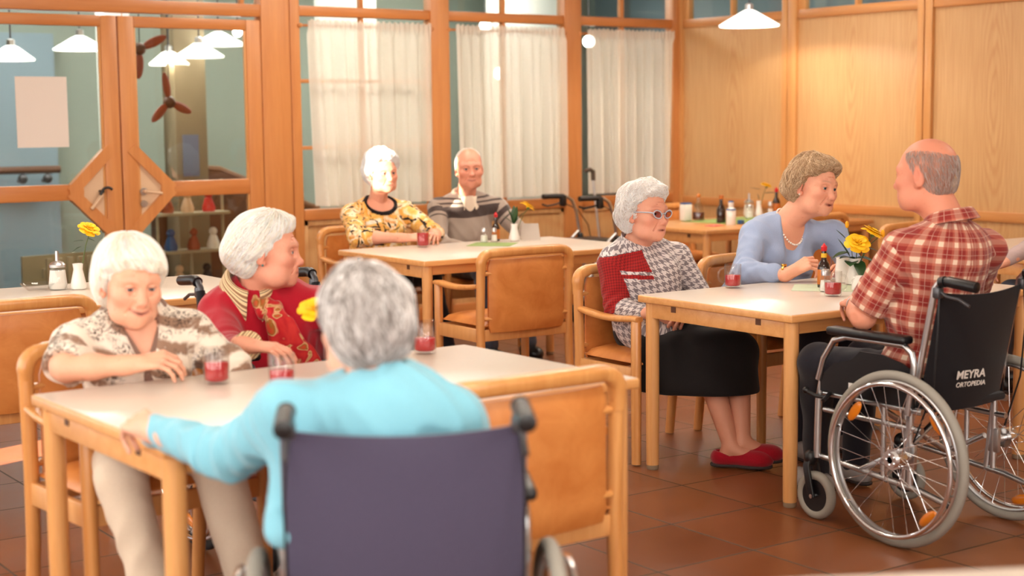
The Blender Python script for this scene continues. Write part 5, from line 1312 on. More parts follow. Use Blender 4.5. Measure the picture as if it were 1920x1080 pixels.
# ------------------------------------------------------------------ whole figures
def person(label, j, head, top, w=1., d=1., belly=0., bust=0., skin=None, legs=None, hands=None, neckcut=None, sleeves=('long', 'long'), mfun=None, vox=.0055, fold=1.35, group=None, sr=1., hem=.0, extra=(), skirtx=(), cuff=.10):
    """j: joints in world space. Returns the person's Empty and useful frames"""
    sk = skin if skin is not None else lin(232, 168, 140)
    org = A(j['pel'][0], j['pel'][1], 0); t = thing('person', label, 'person', tuple(org), 0, group)
    pel, neck, sL, sR = (A(*j[k]) for k in ('pel', 'neck', 'sL', 'sR')); u = unit(neck-pel); r = unit(sR-sL-u*((sR-sL)@u)); f = np.cross(u, r); Ft = np.stack([r, f, u]); h = np.linalg.norm(neck-pel)
    J = {}
    for s in 'LR':
        wr = A(*j['w'+s]); el = A(*j['e'+s]); J[s] = (A(*j['s'+s]), el, wr)
    g = Garment()
    g.ell(pel+u*.03, (.178*w, .128*d+belly*.5, .115+hem), Ft, 0); g.ell(pel+u*h*.36+f*(.012+belly*.6), (.160*w+belly*.4, .122*d+belly, .15), Ft, 0)
    g.ell(pel+u*h*.66, (.160*w, .112*d, .17), Ft, 0, .06); g.ell(pel+u*h*.80-f*.022, (.140*w, .085*d, .10), Ft, 0, .06)
    if bust:
        for q in (-1, 1): g.ell(pel+u*h*.60+f*(.078*d+bust*.3)+r*q*.072*w, (.070, .050+bust, .074), Ft, 0, .05)
    g.cone(neck-u*.07, neck-u*.005, .070, .054, 0, .04)
    for s in 'LR':
        a, e, wv = J[s]; g.cone(neck-u*.062, a, .050*sr, .060*sr, 0, .05); st = sleeves[0 if s == 'L' else 1]
        if st == 'long': g.cone(a, e, .060*sr, .050*sr, 1, .03); g.cone(e, wv+(e-wv)*cuff, .050*sr, (.036+.03*max(0, cuff-.1))*sr, 2, .025)
        elif st == 'three': g.cone(a, e, .064*sr, .055*sr, 1, .03); g.cone(e, e+(wv-e)*.32, .055*sr, .050*sr, 2, .02)
        else: g.cone(a, a+(e-a)*st, .066*sr, .066*sr, 1, .03)
    for a, b, ra, rb in extra: g.cone(a, b, ra, rb, 0, .05)
    F = g.field(vox)
    P = F.pts((slice(None),)*3); D = F.D
    D += (wob(P, 30, 11, 6)*.0035*fold).astype(np.float32)
    S = P@np.array([[1., .6, .3], [-.5, 1., .2], [.9, -.3, .35]]); near = np.abs(D) < .03; D[near] += (np.abs(wob(S[near], 62, 17, 6))*.0045*fold).astype(np.float32)
    for s in 'LR':
        a, e, wv = J[s]; dd = np.linalg.norm(P-e, axis=-1); ax = unit(wv-a); m = dd < .15; D[m] += (np.sin((P[m]-e)@ax*150+wob(P[m], 40, 3)*2.2)*.0042*fold*np.exp(-(dd[m]/.075)**2)).astype(np.float32)
        st = sleeves[0 if s == 'L' else 1]
        if not isinstance(st, str) or st == 'three':
            if st == 'three': c0 = e+(wv-e)*.32; dv = unit(wv-e)
            else: c0 = a+(e-a)*st; dv = unit(e-a)
            Fe = frame(dv, (0, .1, 1)); F.ell(c0+dv*.062, (.085, .060, .085), Fe, .006, 's')
    hp = A(*head['pos']); ax = unit(hp-neck)
    F.cone(neck-u*.005, neck+ax*.12+u*.03, .060, .062, .01, 's')
    if neckcut == 'v':
        for q in (-1, 1): F.cone(neck+u*.01+f*.06+r*q*.034, neck-u*.175+f*.17, .036, .020, .012, 's')
    elif neckcut == 'open':
        for q in (-1, 1): F.cone(neck+u*.02+f*.05+r*q*.026, neck-u*.115+f*.15, .030, .016, .01, 's')
    elif neckcut == 'scoop':
        F.ell(neck+u*.0+f*.05, (.092, .082, .058), Ft, .012, 's')
    v, q = F.mesh(); v = smooth(v, q, 2, .5); C = v[q].mean(1)
    segs = [(pel-u*.1, neck, .16*w)]; ref = [(f, 0, .15)]
    for s in 'LR':
        a, e, wv = J[s]; l1 = np.linalg.norm(e-a); segs += [(a+(e-a)*.12, e, .062), (e, wv, .055)]; ref += [(f, 10., .062), (f, 10.+l1*.88, .055)]
    idx = g.bones(C, segs); uv = bone_uv(v, q, segs, idx, ref)
    mats = top if isinstance(top, (list, tuple)) else [top]; L = (C-pel)@Ft.T; mi = None
    if mfun: mi = mfun(C, idx, L, dict(neck=neck, u=u, f=f, r=r, J=J, pel=pel, h=h))
    np_mesh(head.get('top_name', 'sweater'), v, q, mats, t, None, uv, mi, org)
    # body: head, chest under the neckline, arms and hands as one skin mesh
    head = dict(head); head['neck'] = neck-u*.03; head['skin'] = sk
    hv, hq, hc, toW, Fh, k = make_head(t, org, head); VV, QQ, CC = [hv], [hq], [hc]; n0 = len(hv)
    def addm(v, q, c):
        nonlocal n0
        VV.append(v); QQ.append(q+n0); CC.append(c); n0 += len(v)
    G = g.field(.006, -.009-.004*fold, neck-A(.19, .19, .24), neck+A(.19, .19, .08)); G.cone(neck-u*.05, neck+ax*.03, .046, .046, .03); bv, bq = G.mesh(); bv = smooth(bv, bq, 1)
    addm(bv, bq, np.tile(sk*.97+lin(206, 110, 90)*.03, (len(bv), 1)))
    B = Garment(); B.pr = [p_ for p_ in g.pr]; B2 = B.field(.011, -.021)
    for s in 'LR': B2.cone(J[s][0], J[s][1], .036, .032, .02); B2.cone(J[s][1], J[s][2], .032, .022, .02)
    iv, iq = B2.mesh(); addm(iv, iq, np.tile(sk, (len(iv), 1)))
    hands = hands or {}
    for s in 'LR':
        a, e, wv = J[s]; hd = dict(hands.get(s, {})); fw = hd.pop('fwd', wv-e); bk = hd.pop('back', (0, 0, 1)); st = sleeves[0 if s == 'L' else 1]
        long_ = st == 'long'
        v1, q1, c1 = make_hand(wv, fw, bk, 1 if s == 'R' else -1, sk, elbow=(wv+(e-wv)*(.35+cuff) if long_ else e), vox=hd.pop('vox', .0024), r_arm=.030 if long_ else hd.pop('r_arm', .037), **hd); addm(v1, q1, c1)
        if not long_:
            U = Field(np.minimum(a, e)-.1, np.maximum(a, e)+.1, .005); U.cone(e, a, .040, .046, .01); v2, q2 = U.mesh(); addm(v2, q2, np.tile(sk, (len(v2), 1)))
    lg = legs or {}
    if lg:
        hipx = .085*w
        for s, q in (('L', -1), ('R', 1)):
            lg[s+'h'] = pel+r*q*hipx-u*.02
        kind = lg.get('kind', 'trousers')
        if kind == 'trousers':
            T = Garment(); T.ell(pel-u*.01, (.165*w, .135*d, .11), Ft, 0)
            for s in 'LR':
                T.cone(lg[s+'h'], lg[s+'k'], .090, .068, 1, .05); a2 = A(*lg[s+'k']); b2 = A(*lg[s+'a']); T.cone(a2, b2, .069, lg.get('hemr', .052), 2, .03)
            F2 = T.field(.007); P = F2.pts((slice(None),)*3); m = np.abs(F2.D) < .03; F2.D[m] += (wob(P[m], 34, 5, 6)*.005+np.abs(wob(P[m]@np.array([[1, .2, .1], [.1, 1, .3], [.8, .8, .4]]), 55, 2, 5))*.005).astype(np.float32)
            v3, q3 = F2.mesh(); v3 = smooth(v3, q3, 2)
            np_mesh('trousers', v3, q3, lg['mat'], t, origin=org)
        else:
            T = Garment(); T.ell(pel-u*.005, (.172*w, .14*d, .12), Ft, 0); kL, kR, aL, aR = (A(*lg[x]) for x in ('Lk', 'Rk', 'La', 'Ra')); hz = lg['hem']
            for a, b, ra, rb in skirtx: T.cone(a, b, ra, rb, 2, .06)
            for m in (0, .33, .67, 1):
                hh = lg['Lh']*(1-m)+lg['Rh']*m; kk = kL*(1-m)+kR*m; aa = aL*(1-m)+aR*m; T.cone(hh, kk, .086, .072, 1, .06)
                ev = (kk-aa); T.cone(kk, aa*.55+kk*.45+A(0, 0, -.05), .072, .088, 2, .05)
            F2 = T.field(.007); P = F2.pts((slice(None),)*3); m = np.abs(F2.D) < .03; F2.D[m] += (wob(P[m], 22, 5, 6)*.005).astype(np.float32)
            F2.plane((0, 0, -1), (0, 0, hz), .012); v3, q3 = F2.mesh(); v3 = smooth(v3, q3, 2); np_mesh('skirt', v3, q3, lg['mat'], t, origin=org)
            for s in 'LR':
                a2, b2 = A(*lg[s+'k']), A(*lg[s+'a']); ft = unit(A(*lg[s+'f'])); U = Field(np.minimum(a2, b2)-.16, np.maximum(a2, b2)+.16, .005)
                U.cone(a2, a2+(b2-a2)*.35-A(*(ft*.01)), .050, .052, .02); U.cone(a2+(b2-a2)*.35-A(*(ft*.01)), b2, .052, .034, .02); U.cone(b2, b2+ft*.10+A(0, 0, -.045), .036, .030, .02); U.ell(b2-ft*.025+A(0, 0, -.03), (.03, .03, .035), None, .02)
                v2, q2 = U.mesh(); v2 = smooth(v2, q2, 1); addm(v2, q2, np.tile(lin(214, 150, 122), (len(v2), 1)))
        for s in 'LR':
            if lg.get('shoe') is None: break
            b2 = A(*lg[s+'a']); ft = unit(A(*lg.get(s+'f', tuple(f*A(1, 1, 0))))); U = Field(b2-A(.25, .25, .12), b2+A(.25, .25, .1), .004); Fs = frame(ft); z0 = b2[2]-lg.get('lift', .075)
            c = A(b2[0], b2[1], z0)
            U.cone(c-ft*.045+A(0, 0, .040), c+ft*.12+A(0, 0, .032), .036, .036, .02, 'u'); U.ell(c+ft*.10+A(0, 0, .034), (.045, .075, .036), Fs, .03); U.ell(c-ft*.04+A(0, 0, .035), (.036, .045, .034), Fs, .03)
            if lg.get('slipper'): U.cone(b2+A(0, 0, .03), c-ft*.012+A(0, 0, .045), .040, .031, .006, 's'); U.ell(c-ft*.02+A(0, 0, .075), (.032, .050, .034), Fs, .008, 's')
            else: U.cone(c-ft*.01+A(0, 0, .05), b2+A(0, 0, .02), .034, .036, .02)
            U.plane((0, 0, -1), (0, 0, z0+.012), .004); v2, q2 = U.mesh(); v2 = smooth(v2, q2, 1); sh = np_mesh('slipper' if lg.get('slipper') else 'shoe', v2, q2, lg['shoe'], t, origin=org)
            U = Field(b2-A(.25, .25, .12), b2+A(.25, .25, .1), .004); U.ell(c+ft*.09+A(0, 0, .009), (.047, .082, .03), Fs, .03); U.ell(c-ft*.045+A(0, 0, .009), (.037, .047, .03), Fs, .05); U.plane((0, 0, 1), (0, 0, z0+.014), .002); U.plane((0, 0, -1), (0, 0, z0), .002)
            v2, q2 = U.mesh(); np_mesh('sole', v2, q2, C_SOLE, sh, origin=org)
    np_mesh('body', np.concatenate(VV), np.concatenate(QQ), M_SKIN, t, np.clip(np.concatenate(CC), 0, 1), origin=org)
    return dict(t=t, org=org, neck=neck, u=u, f=f, r=r, Ft=Ft, toW=toW, Fh=Fh, k=k, pel=pel, h=h, ax=ax, J=J)

def collar(p, mat, R=.060, h=.040, fold=.055, gap=.35, point=.03, lean=.25, name='collar', fall=True, rise=0., uvs=1., mode=0):
    """a shirt collar: stand plus turned-down fall; gap = half opening angle at the front"""
    n = 40; rows = []; c0 = p['neck']+p['u']*(rise-.012); ax = unit(p['u']*.6+p['ax']*.4); f = unit(p['f']-ax*(p['f']@ax)); r = np.cross(f, ax)
    prof = [(0, 0), (-.003, .5), (-.004, 1.)] + ([(.008, 1.05), (.018, .72), (.026, .3), (.034, -.05)] if fall else [])
    bm = NB(); uvl = bm.loops.layers.uv.new('UVMap'); grid = []
    for i in range(n+1):
        a = -PI+gap+(2*PI-2*gap)*i/n; e = math.exp(-((PI-gap-abs(a))/.45)**2); row = []
        for k, (dr, z) in enumerate(prof):
            rr = R+dr; zz = z*h-(1-math.cos(a))*.5*lean*.10*0
            dn = (1-math.cos(a))*.5; q = c0-f*(math.cos(a)*rr*.98)+r*(math.sin(a)*rr)+ax*(zz-.030*dn*dn)
            if k >= 4: q = q-ax*(point*e*(k-3)/3)+f*(.020*e*(k-3)/3)
            row.append(bm.verts.new(V(q-p['org'])))
        grid.append(row)
    for i in range(n):
        for k in range(len(prof)-1):
            fc = bm.faces.new((grid[i][k], grid[i+1][k], grid[i+1][k+1], grid[i][k+1]))
            for lp, (ii, kk) in zip(fc.loops, ((i, k), (i+1, k), (i+1, k+1), (i, k+1))): lp[uvl].uv = (ii/n*.38*uvs, kk*.016*uvs)
    o = obj(name, bm, mat, p['t'], angle=80); s = o.modifiers.new('thickness', 'SOLIDIFY'); s.thickness = .0028; s.offset = 0
    sb = o.modifiers.new('soft', 'SUBSURF'); sb.levels = 1; sb.render_levels = 1
    return o
def wpart(p, name, bm, mat, **k): return obj(name, bm, mat, p['t'], **k)
def loc(p, w): return V(A(*w)-p['org'])
G0 = lin(244, 240, 236)
# P6: houndstooth jacket, black skirt, glasses
def mf6(C, idx, L, d):
    mi = np.zeros(len(C)); a, e, w = d['J']['R']; dn = -((C-a)@d['u']); m = (idx == 3) & (((C-a)@d['f']) > -.03+.28*np.maximum(dn, 0)) & (dn < .20); mi[m] = 1
    x, y, z = L.T; v = z-d['h']
    yoke = (idx == 0) & (y > -.02) & (x > .035) & (v > -.115+.25*(x-.04)) & (v < -.02); mi[yoke] = 1
    st = (idx == 0) & (y > 0) & (x > .035) & (v > -.148+.25*(x-.04)) & (v < -.130+.25*(x-.04)); mi[st] = 1
    return mi
hair6 = dict(t=.026, top=1.05, cols=(lin(222, 212, 206), lin(243, 236, 231), lin(254, 250, 247)), lump=.0075, lf=70, n=3000, len=.055, steps=9, curl=1.1, cf=.9, r=.0010, off=.004, jit=.35, line=.024, slope=1.05, side=.034, bot=-.082, seed=6, quiff=1, taper=.022, crown=(0, -.03, .13), bias=(0, -.1, -.3), ffront=(-.4, -.2, .35), lift=.06)
p6 = person('woman in a grey houndstooth jacket, black skirt and pale-framed glasses, hands in her lap',
    dict(pel=(4.40, 5.20, .565), neck=(4.335, 5.215, .925), sL=(4.545, 5.195, .852), sR=(4.215, 5.235, .845), eL=(4.635, 5.10, .655), wL=(4.375, 4.945, .640), eR=(4.185, 5.17, .650), wR=(4.240, 4.975, .632)),
    dict(pos=(4.315, 5.13, 1.06), fwd=(.13, -.985, -.03), up=(.03, 0, 1), hair=hair6, brow=lin(190, 120, 100), mouth=.003, gaze=(.35, 1, 0), lips=.5, ruddy=.45, eye=.0044, top_name='jacket'),
    [C_HOUND, C_HRED, C_CREAM], vox=.0042, w=.98, d=1.02, belly=.012, bust=.012, neckcut=None, mfun=mf6, sr=1.08, hem=.03, extra=[((4.31, 5.17, .56), (4.27, 4.99, .525), .105, .092), ((4.47, 5.15, .56), (4.50, 4.97, .545), .10, .090)], skirtx=[((4.22, 5.0, .49), (4.20, 4.97, .36), .075, .075), ((4.27, 4.92, .49), (4.25, 4.88, .34), .08, .085), ((4.36, 4.86, .48), (4.33, 4.80, .33), .08, .09)],
    legs=dict(kind='skirt', Lk=(4.515, 4.745, .475), Rk=(4.375, 4.80, .475), La=(4.445, 4.655, .105), Ra=(4.405, 4.675, .085), hem=.31, mat=C_BLACK, shoe=C_SLIP, slipper=1, Lf=(.72, -.69, 0), Rf=(.62, -.78, 0), lift=.078),
    hands=dict(L=dict(fwd=(-.85, -.45, -.22), back=(.1, -.55, .8), curl=(42, 45, 25)), R=dict(fwd=(.75, -.60, -.25), back=(-.1, -.6, .78), curl=(40, 45, 25))))
collar(p6, C_HOUND, .074, .062, gap=.25, fall=False, name='stand_collar', uvs=1.)
bm = NB(); tw = p6['toW']
for s in (-1, 1):
    pts = []
    for a in np.linspace(0, 2*PI, 25)[:-1]:
        x = s*(.034+.024*math.cos(a)); z = .002+.0165*math.sin(a)+.004*math.cos(a); pts.append(loc(p6, tw(A(x, .104-.10*abs(abs(x)-.02), z)[None])[0]))
    sweep(bm, pts, circ(.0024, 8), closed=True, up=tuple(p6['Fh'][1]))
    tube(bm, [loc(p6, tw(A(*q)[None])[0]) for q in ((s*.058, .098, .008), (s*.070, .085, .010), (s*.080, .03, .008), (s*.083, -.015, .004))], .0024, 8)
tube(bm, [loc(p6, tw(A(*q)[None])[0]) for q in ((-.011, .106, .004), (0, .109, .007), (.011, .106, .004))], .0022, 8)
gl = wpart(p6, 'glasses', bm, flat('pale_blue_frame', rgb(178, 188, 202), .3))
for s in (-1, 1):
    bm = NB(); vs_ = [bm.verts.new(loc(p6, tw(A(s*(.034+.0225*math.cos(a)), .1035-.10*abs(abs(s*(.034+.0225*math.cos(a)))-.02), .002+.0155*math.sin(a)+.004*math.cos(a))[None])[0])) for a in np.linspace(0, 2*PI, 25)[:-1]]; bm.faces.new(vs_)
    obj('lens', bm, G_LENS, gl)
bm = NB()
for i in range(3): ball(bm, loc(p6, p6['neck']-p6['u']*(.035+.07*i)+p6['f']*(.075+.05*min(i, 1)+.0*i)+p6['r']*-.0), .007, sc=(1, 1, 1))
wpart(p6, 'button', bm, M_BLACK)

# P7: blue sweater, pearls
hair7 = dict(t=.028, top=1.1, cols=(lin(140, 108, 80), lin(186, 152, 116), lin(222, 198, 168)), lump=.006, lf=60, n=3400, len=.065, steps=10, curl=.9, cf=.7, r=.0010, off=.003, jit=.2, line=.026, slope=1.2, side=.050, bot=-.088, seed=7, quiff=1, taper=.02, back=1.3, crown=(0, -.05, .13), bias=(0, -.1, -.45), ffront=(-.5, .2, .35), front=None, lift=.0)
p7 = person('woman in a light blue sweater and pearl necklace, leaning over the white-topped table',
    dict(pel=(5.08, 5.25, .565), neck=(5.145, 5.085, 1.005), sL=(5.355, 5.01, .915), sR=(4.975, 5.135, .925), eL=(5.43, 4.90, .70), wL=(5.235, 4.77, .785), eR=(4.80, 5.02, .775), wR=(4.905, 4.835, .785)),
    dict(pos=(5.205, 4.985, 1.150), scale=1.06, neck_r=.058, fwd=(.04, -.99, -.12), up=(.12, -.08, 1), hair=hair7, brow=lin(150, 116, 90), mouth=.006, smile=.35, gaze=(.1, 1, -.1), lips=.6, ruddy=.5, jaw=1.08, fat=.004),
    C_BLUE, w=1.14, d=1.12, belly=.025, bust=.02, neckcut='v', sr=1.12, cuff=.36, skin=lin(236, 172, 142),
    legs=dict(Lk=(5.20, 4.72, .54), Rk=(4.94, 4.71, .54), La=(5.05, 4.66, .09), Ra=(4.80, 4.68, .09), mat=C_DNAVY, shoe=C_GREYSHOE, lift=.09),
    hands=dict(R=dict(fwd=(.72, -.45, .42), back=(-.55, -.35, .75), curl=(38, 52, 30), thumb=.6, k=1.04), L=dict(fwd=(-.9, -.2, .15), back=(.1, -.3, .95))))
n_ = p7['neck']; bm = NB()
for i in range(46):
    a = 2*PI*i/46; dn = .5*(1+math.cos(a)); q = n_+p7['u']*(.018-.105*dn**1.6)+p7['f']*(.074*math.cos(a)+.040*dn**2+.012)+p7['r']*(.068*math.sin(a)); ball(bm, loc(p7, q), .0048, 8, 6)
wpart(p7, 'pearl_necklace', bm, M_PEARL)
def bracelet(p, s, frac, R, m, name, face=False):
    a, e, w = p['J'][s]; ax = unit(w-e); c = w+(e-w)*frac; x = unit(np.cross(ax, (0, 0, 1))); y = np.cross(ax, x); bm = NB()
    pts = [loc(p, c+R*(x*math.cos(t)+y*math.sin(t))) for t in np.linspace(0, 2*PI, 29)[:-1]]; sweep(bm, pts, rrect(.003, .009, .001) if face else circ(.0022, 6), closed=True, up=tuple(ax))
    if face: box(bm, loc(p, c+y*-R*1.02+x*0), (.020, .020, .010), .004)
    obj(name, bm, m, p['t'])
bracelet(p7, 'R', .14, .0325, M_GOLD, 'watch', True); bracelet(p7, 'R', .30, .034, M_GOLD, 'bracelet')
bm = NB()
for s in (-1, 1): ball(bm, loc(p7, p7['toW'](A(s*.083, -.004, -.040)[None])[0]), .0045, 8, 6)
wpart(p7, 'earring', bm, M_PEARL)

# P8: man in plaid, seen from behind
hair8 = dict(t=.0015, top=.6, cols=(lin(142, 124, 114), lin(172, 154, 146), lin(206, 192, 186)), lump=.001, n=4200, len=.018, steps=5, r=.00045, off=.0012, jit=.3, line=.040, slope=.2, zl=.02, side=.03, bot=-.072, seed=8, nocap=1, taper=.001, crown=(0, -.02, .12), bias=(0, -.2, -1.), bald=((0, -.035, .118), (.070, .125, .076)))
p8 = person('balding man in a red and cream plaid shirt, his back to the camera',
    dict(pel=(4.325, 3.575, .57), neck=(4.345, 3.515, 1.115), sL=(4.165, 3.575, 1.005), sR=(4.555, 3.53, .99), eL=(4.115, 3.70, .765), wL=(4.275, 3.885, .785), eR=(4.70, 3.72, .79), wR=(4.63, 3.95, .785)),
    dict(pos=(4.315, 3.60, 1.262), fwd=(-.22, .97, -.08), up=(.0, .06, 1), scale=1.05, hair=hair8, jaw=1.12, fat=.006, neck_r=.058, lips=.4, ruddy=.5, top_name='shirt'),
    C_PLAID, w=1.13, d=1.08, belly=.02, skin=lin(228, 152, 122), sleeves=(.80, .80), sr=1.14, vox=.005,
    legs=dict(Lk=(4.18, 3.98, .56), Rk=(4.44, 3.98, .56), La=(4.36, 4.15, .085), Ra=(4.60, 4.17, .085), mat=C_DNAVY, shoe=C_GREYSHOE, lift=.075),
    hands=dict(L=dict(fwd=(.55, .8, -.05), back=(-.35, .2, .9), curl=(40, 45, 25), r_arm=.044, k=1.08), R=dict(fwd=(-.4, .9, -.05), back=(.2, .2, .95), k=1.08, r_arm=.044)))
collar(p8, C_PLAID, .072, .040, gap=.3, point=.02)
bracelet(p8, 'L', .14, .034, M_STEEL, 'watch', True)

# P4: tiger print
def mf4(C, idx, L, d):
    mi = np.zeros(len(C)); q = C-d['neck']; z = q@d['u']; rad = np.sqrt((q@d['r'])**2+((q@d['f'])-.045)**2); m = (idx == 0) & (z > -.115) & ((((q@d['r'])/.112)**2+(((q@d['f'])-.05)/.105)**2+((z)/.088)**2) < 1.) ; mi[m] = 1; return mi
hair4 = dict(t=.027, top=1.05, cols=(lin(240, 237, 236), lin(250, 248, 248), lin(255, 254, 254)), lump=.008, lf=75, n=2600, len=.05, steps=8, curl=1.2, cf=1., r=.0012, off=.004, jit=.35, line=.026, slope=1.05, side=.034, bot=-.085, seed=4, quiff=1, taper=.02, lift=.05)
p4 = person('white-haired woman in an orange and black tiger-print top',
    dict(pel=(4.75, 8.24, .565), neck=(4.735, 8.165, .990), sL=(4.935, 8.17, .905), sR=(4.565, 8.185, .900), eL=(5.02, 7.98, .775), wL=(4.885, 7.75, .783), eR=(4.475, 7.96, .785), wR=(4.67, 7.745, .785)),
    dict(pos=(4.725, 8.09, 1.162), fwd=(-.02, -.99, -.10), up=(-.03, 0, 1), hair=hair4, brow=lin(170, 140, 126), lips=.55, ruddy=.5, gaze=(.1, 1, 0), fat=.004, top_name='top'),
    [C_TIGER, C_BLACK], w=1.10, d=1.08, belly=.02, bust=.018, neckcut='scoop', mfun=mf4, sleeves=('three', 'three'), sr=1.1,
    legs=dict(Lk=(4.86, 7.78, .54), Rk=(4.66, 7.78, .54), La=(4.88, 7.62, .10), Ra=(4.64, 7.66, .10), mat=C_DNAVY, shoe=M_BLACK, lift=.09),
    hands=dict(R=dict(fwd=(.88, -.40, .0), back=(-.2, -.5, .82), curl=(35, 40, 25)), L=dict(fwd=(-.62, -.72, .12), back=(.1, -.2, .95), curl=(45, 55, 30))))

# P5: old man, grey cardigan
hair5 = dict(t=.003, top=.7, cols=(lin(206, 196, 186), lin(226, 216, 206), lin(240, 232, 224)), lump=.001, n=3800, len=.028, steps=5, r=.0008, off=.002, jit=.25, line=.008, slope=.1, side=.02, bot=-.06, seed=5, nocap=1, taper=.001, bias=(0, -.2, -.9), bald=((0, .06, .120), (.060, .09, .05)))
p5 = person('old man with thin grey hair in a grey cardigan with dark chest bands',
    dict(pel=(5.45, 8.30, .565), neck=(5.415, 8.225, 1.00), sL=(5.635, 8.185, .905), sR=(5.245, 8.28, .915), eL=(5.76, 8.02, .70), wL=(5.58, 7.93, .655), eR=(5.145, 8.12, .70), wR=(5.34, 7.98, .655)),
    dict(pos=(5.395, 8.145, 1.165), fwd=(-.42, -.90, -.04), up=(-.02, 0, 1), scale=1.05, hair=hair5, brow=lin(200, 170, 150), lips=.45, ruddy=.4, smile=.5, jaw=.96, fat=.0, gaze=(0, 1, 0), neck_r=.055, top_name='cardigan'),
    C_CARD, w=1.12, d=1.05, belly=.02, neckcut='open', sr=1.1, skin=lin(230, 162, 136),
    legs=dict(Lk=(5.52, 7.83, .55), Rk=(5.30, 7.86, .55), La=(5.50, 7.66, .10), Ra=(5.24, 7.70, .10), mat=C_SLATE, shoe=M_BLACK, lift=.09))
collar(p5, C_CREAM, .070, .036, gap=.35, point=.03)
c5 = Garment(); c5.ell(p5['neck']-p5['u']*.075+p5['f']*.052, (.058, .050, .095), p5['Ft'], 0); v, q = c5.field(.005).mesh(); np_mesh('shirt_front', v, q, C_CREAM, p5['t'], origin=p5['org'])

# P1: smiling woman
hair1 = dict(t=.024, top=1.0, cols=(lin(240, 222, 200), lin(250, 240, 226), lin(255, 252, 246)), lump=.0012, lf=45, n=5200, len=.10, steps=12, r=.0010, off=.003, jit=.07, line=.032, slope=1.0, side=.030, bot=-.092, seed=1, taper=.026, fringe=1, fx=.006, frz=.020, crown=(.01, -.035, .128), bias=(0, .05, -.9), ffront=(-.7, .35, -.5), ragged=.003, skew=-.20, curl=.10, cf=.4)
p1 = person('smiling white-haired woman in a brown and cream patterned blouse, forearm on the table',
    dict(pel=(1.69, 4.36, .565), neck=(1.668, 4.31, .905), sL=(1.832, 4.29, .838), sR=(1.500, 4.335, .832), eL=(1.925, 4.225, .742), wL=(1.80, 4.225, .585), eR=(1.428, 4.235, .785), wR=(1.590, 4.125, .795)),
    dict(pos=(1.622, 4.215, 1.016), fwd=(-.02, -.97, -.17), up=(.05, -.04, 1), hair=hair1, brow=lin(214, 176, 150), lips=.5, smile=1.0, mouth=.004, vox=.0019, jaw=.88, ruddy=.35, gaze=(.15, 1, -.12), eye=.0034, fat=-.002, top_name='blouse'),
    C_BLOUSE, w=.98, d=.98, bust=.012, neckcut='open', sleeves=('three', .86), sr=1.08, skin=lin(236, 178, 148), vox=.005,
    legs=dict(Lk=(1.735, 3.90, .525), Rk=(1.455, 3.90, .535), La=(1.79, 3.78, .09), Ra=(1.52, 3.78, .09), mat=C_BEIGE, shoe=C_GREYSHOE, lift=.075, hemr=.062),
    hands=dict(R=dict(fwd=(.78, -.55, .12), back=(-.25, -.45, .86), curls=[(48, 36, 18), (42, 34, 18), (34, 32, 16), (28, 30, 14)], vox=.002, r_arm=.036, thumb=.3), L=dict(fwd=(-.7, -.1, -.6), back=(.3, -.6, .6), r_arm=.036)))
collar(p1, C_TAUPE, .078, .036, gap=.6, point=.055, rise=.018)
pk = p1; bm = NB()
for q in (-1, 1):
    pts = [pk['neck']-pk['u']*(.012+.125*t)+pk['f']*(.062+.072*t**.7)+pk['r']*q*(.062*(1-t)**1.1+.004) for t in np.linspace(0, 1, 9)]; sweep(bm, [loc(pk, x) for x in pts], rrect(.030, .004, .001), up=tuple(pk['f']))
pts = [pk['neck']-pk['u']*(.137+.11*t)+pk['f']*(.134+.012*math.sin(t*2)) for t in np.linspace(0, 1, 6)]; sweep(bm, [loc(pk, x) for x in pts], rrect(.028, .004, .001), up=tuple(pk['f'])); wpart(pk, 'placket', bm, C_TAUPE)
bm = NB(); ball(bm, loc(pk, pk['neck']-pk['u']*.165+pk['f']*.147), .006, sc=(1, 1, 1)); wpart(pk, 'button', bm, M_PEARL)

# P2: red sweater, profile
hair2 = dict(t=.024, top=1.0, cols=(lin(240, 226, 210), lin(251, 243, 233), lin(255, 252, 248)), lump=.0025, lf=60, n=4200, len=.085, steps=11, r=.0010, off=.004, jit=.10, line=.028, slope=1.1, side=.058, bot=-.088, seed=2, quiff=1, taper=.038, back=1.2, crown=(0, -.01, .135), bias=(0, -.75, -.55), ffront=(-.1, .25, .1), curl=.15, cf=.4)
p2 = person('white-haired woman in a red sweater and patterned scarf, in profile',
    dict(pel=(2.40, 4.90, .575), neck=(2.285, 4.80, .905), sL=(2.50, 4.70, .835), sR=(2.175, 4.845, .825), eL=(2.60, 4.50, .715), wL=(2.45, 4.28, .775), eR=(2.105, 4.60, .715), wR=(2.03, 4.315, .785)),
    dict(pos=(2.305, 4.715, 1.035), fwd=(.80, -.60, -.05), up=(.0, .0, 1), hair=hair2, brow=lin(214, 170, 146), lips=.35, ruddy=.55, gaze=(.05, 1, .1), fat=.006, jaw=1.05),
    C_RED, w=1.16, d=1.16, belly=.04, bust=.03, sr=1.16, skin=lin(238, 170, 142),
    legs=dict(Lk=(2.50, 4.40, .56), Rk=(2.30, 4.40, .56), La=(2.50, 4.28, .17), Ra=(2.30, 4.28, .17), mat=C_DNAVY, shoe=M_BLACK, lift=.06),
    hands=dict(R=dict(fwd=(.75, -.62, -.12), back=(0, -.2, 1), curl=(22, 30, 18)), L=dict(fwd=(-.3, -.9, 0), back=(0, 0, 1))))
collar(p2, C_STRIPE, .080, .050, gap=.22, point=.05, rise=.026)
a_, e_, w_ = p2['J']['R']; bm = NB(); rod(bm, loc(p2, w_+(e_-w_)*.26), loc(p2, w_+(e_-w_)*-.02), .0435, 20, .046); uvl = bm.loops.layers.uv.new('UVMap')
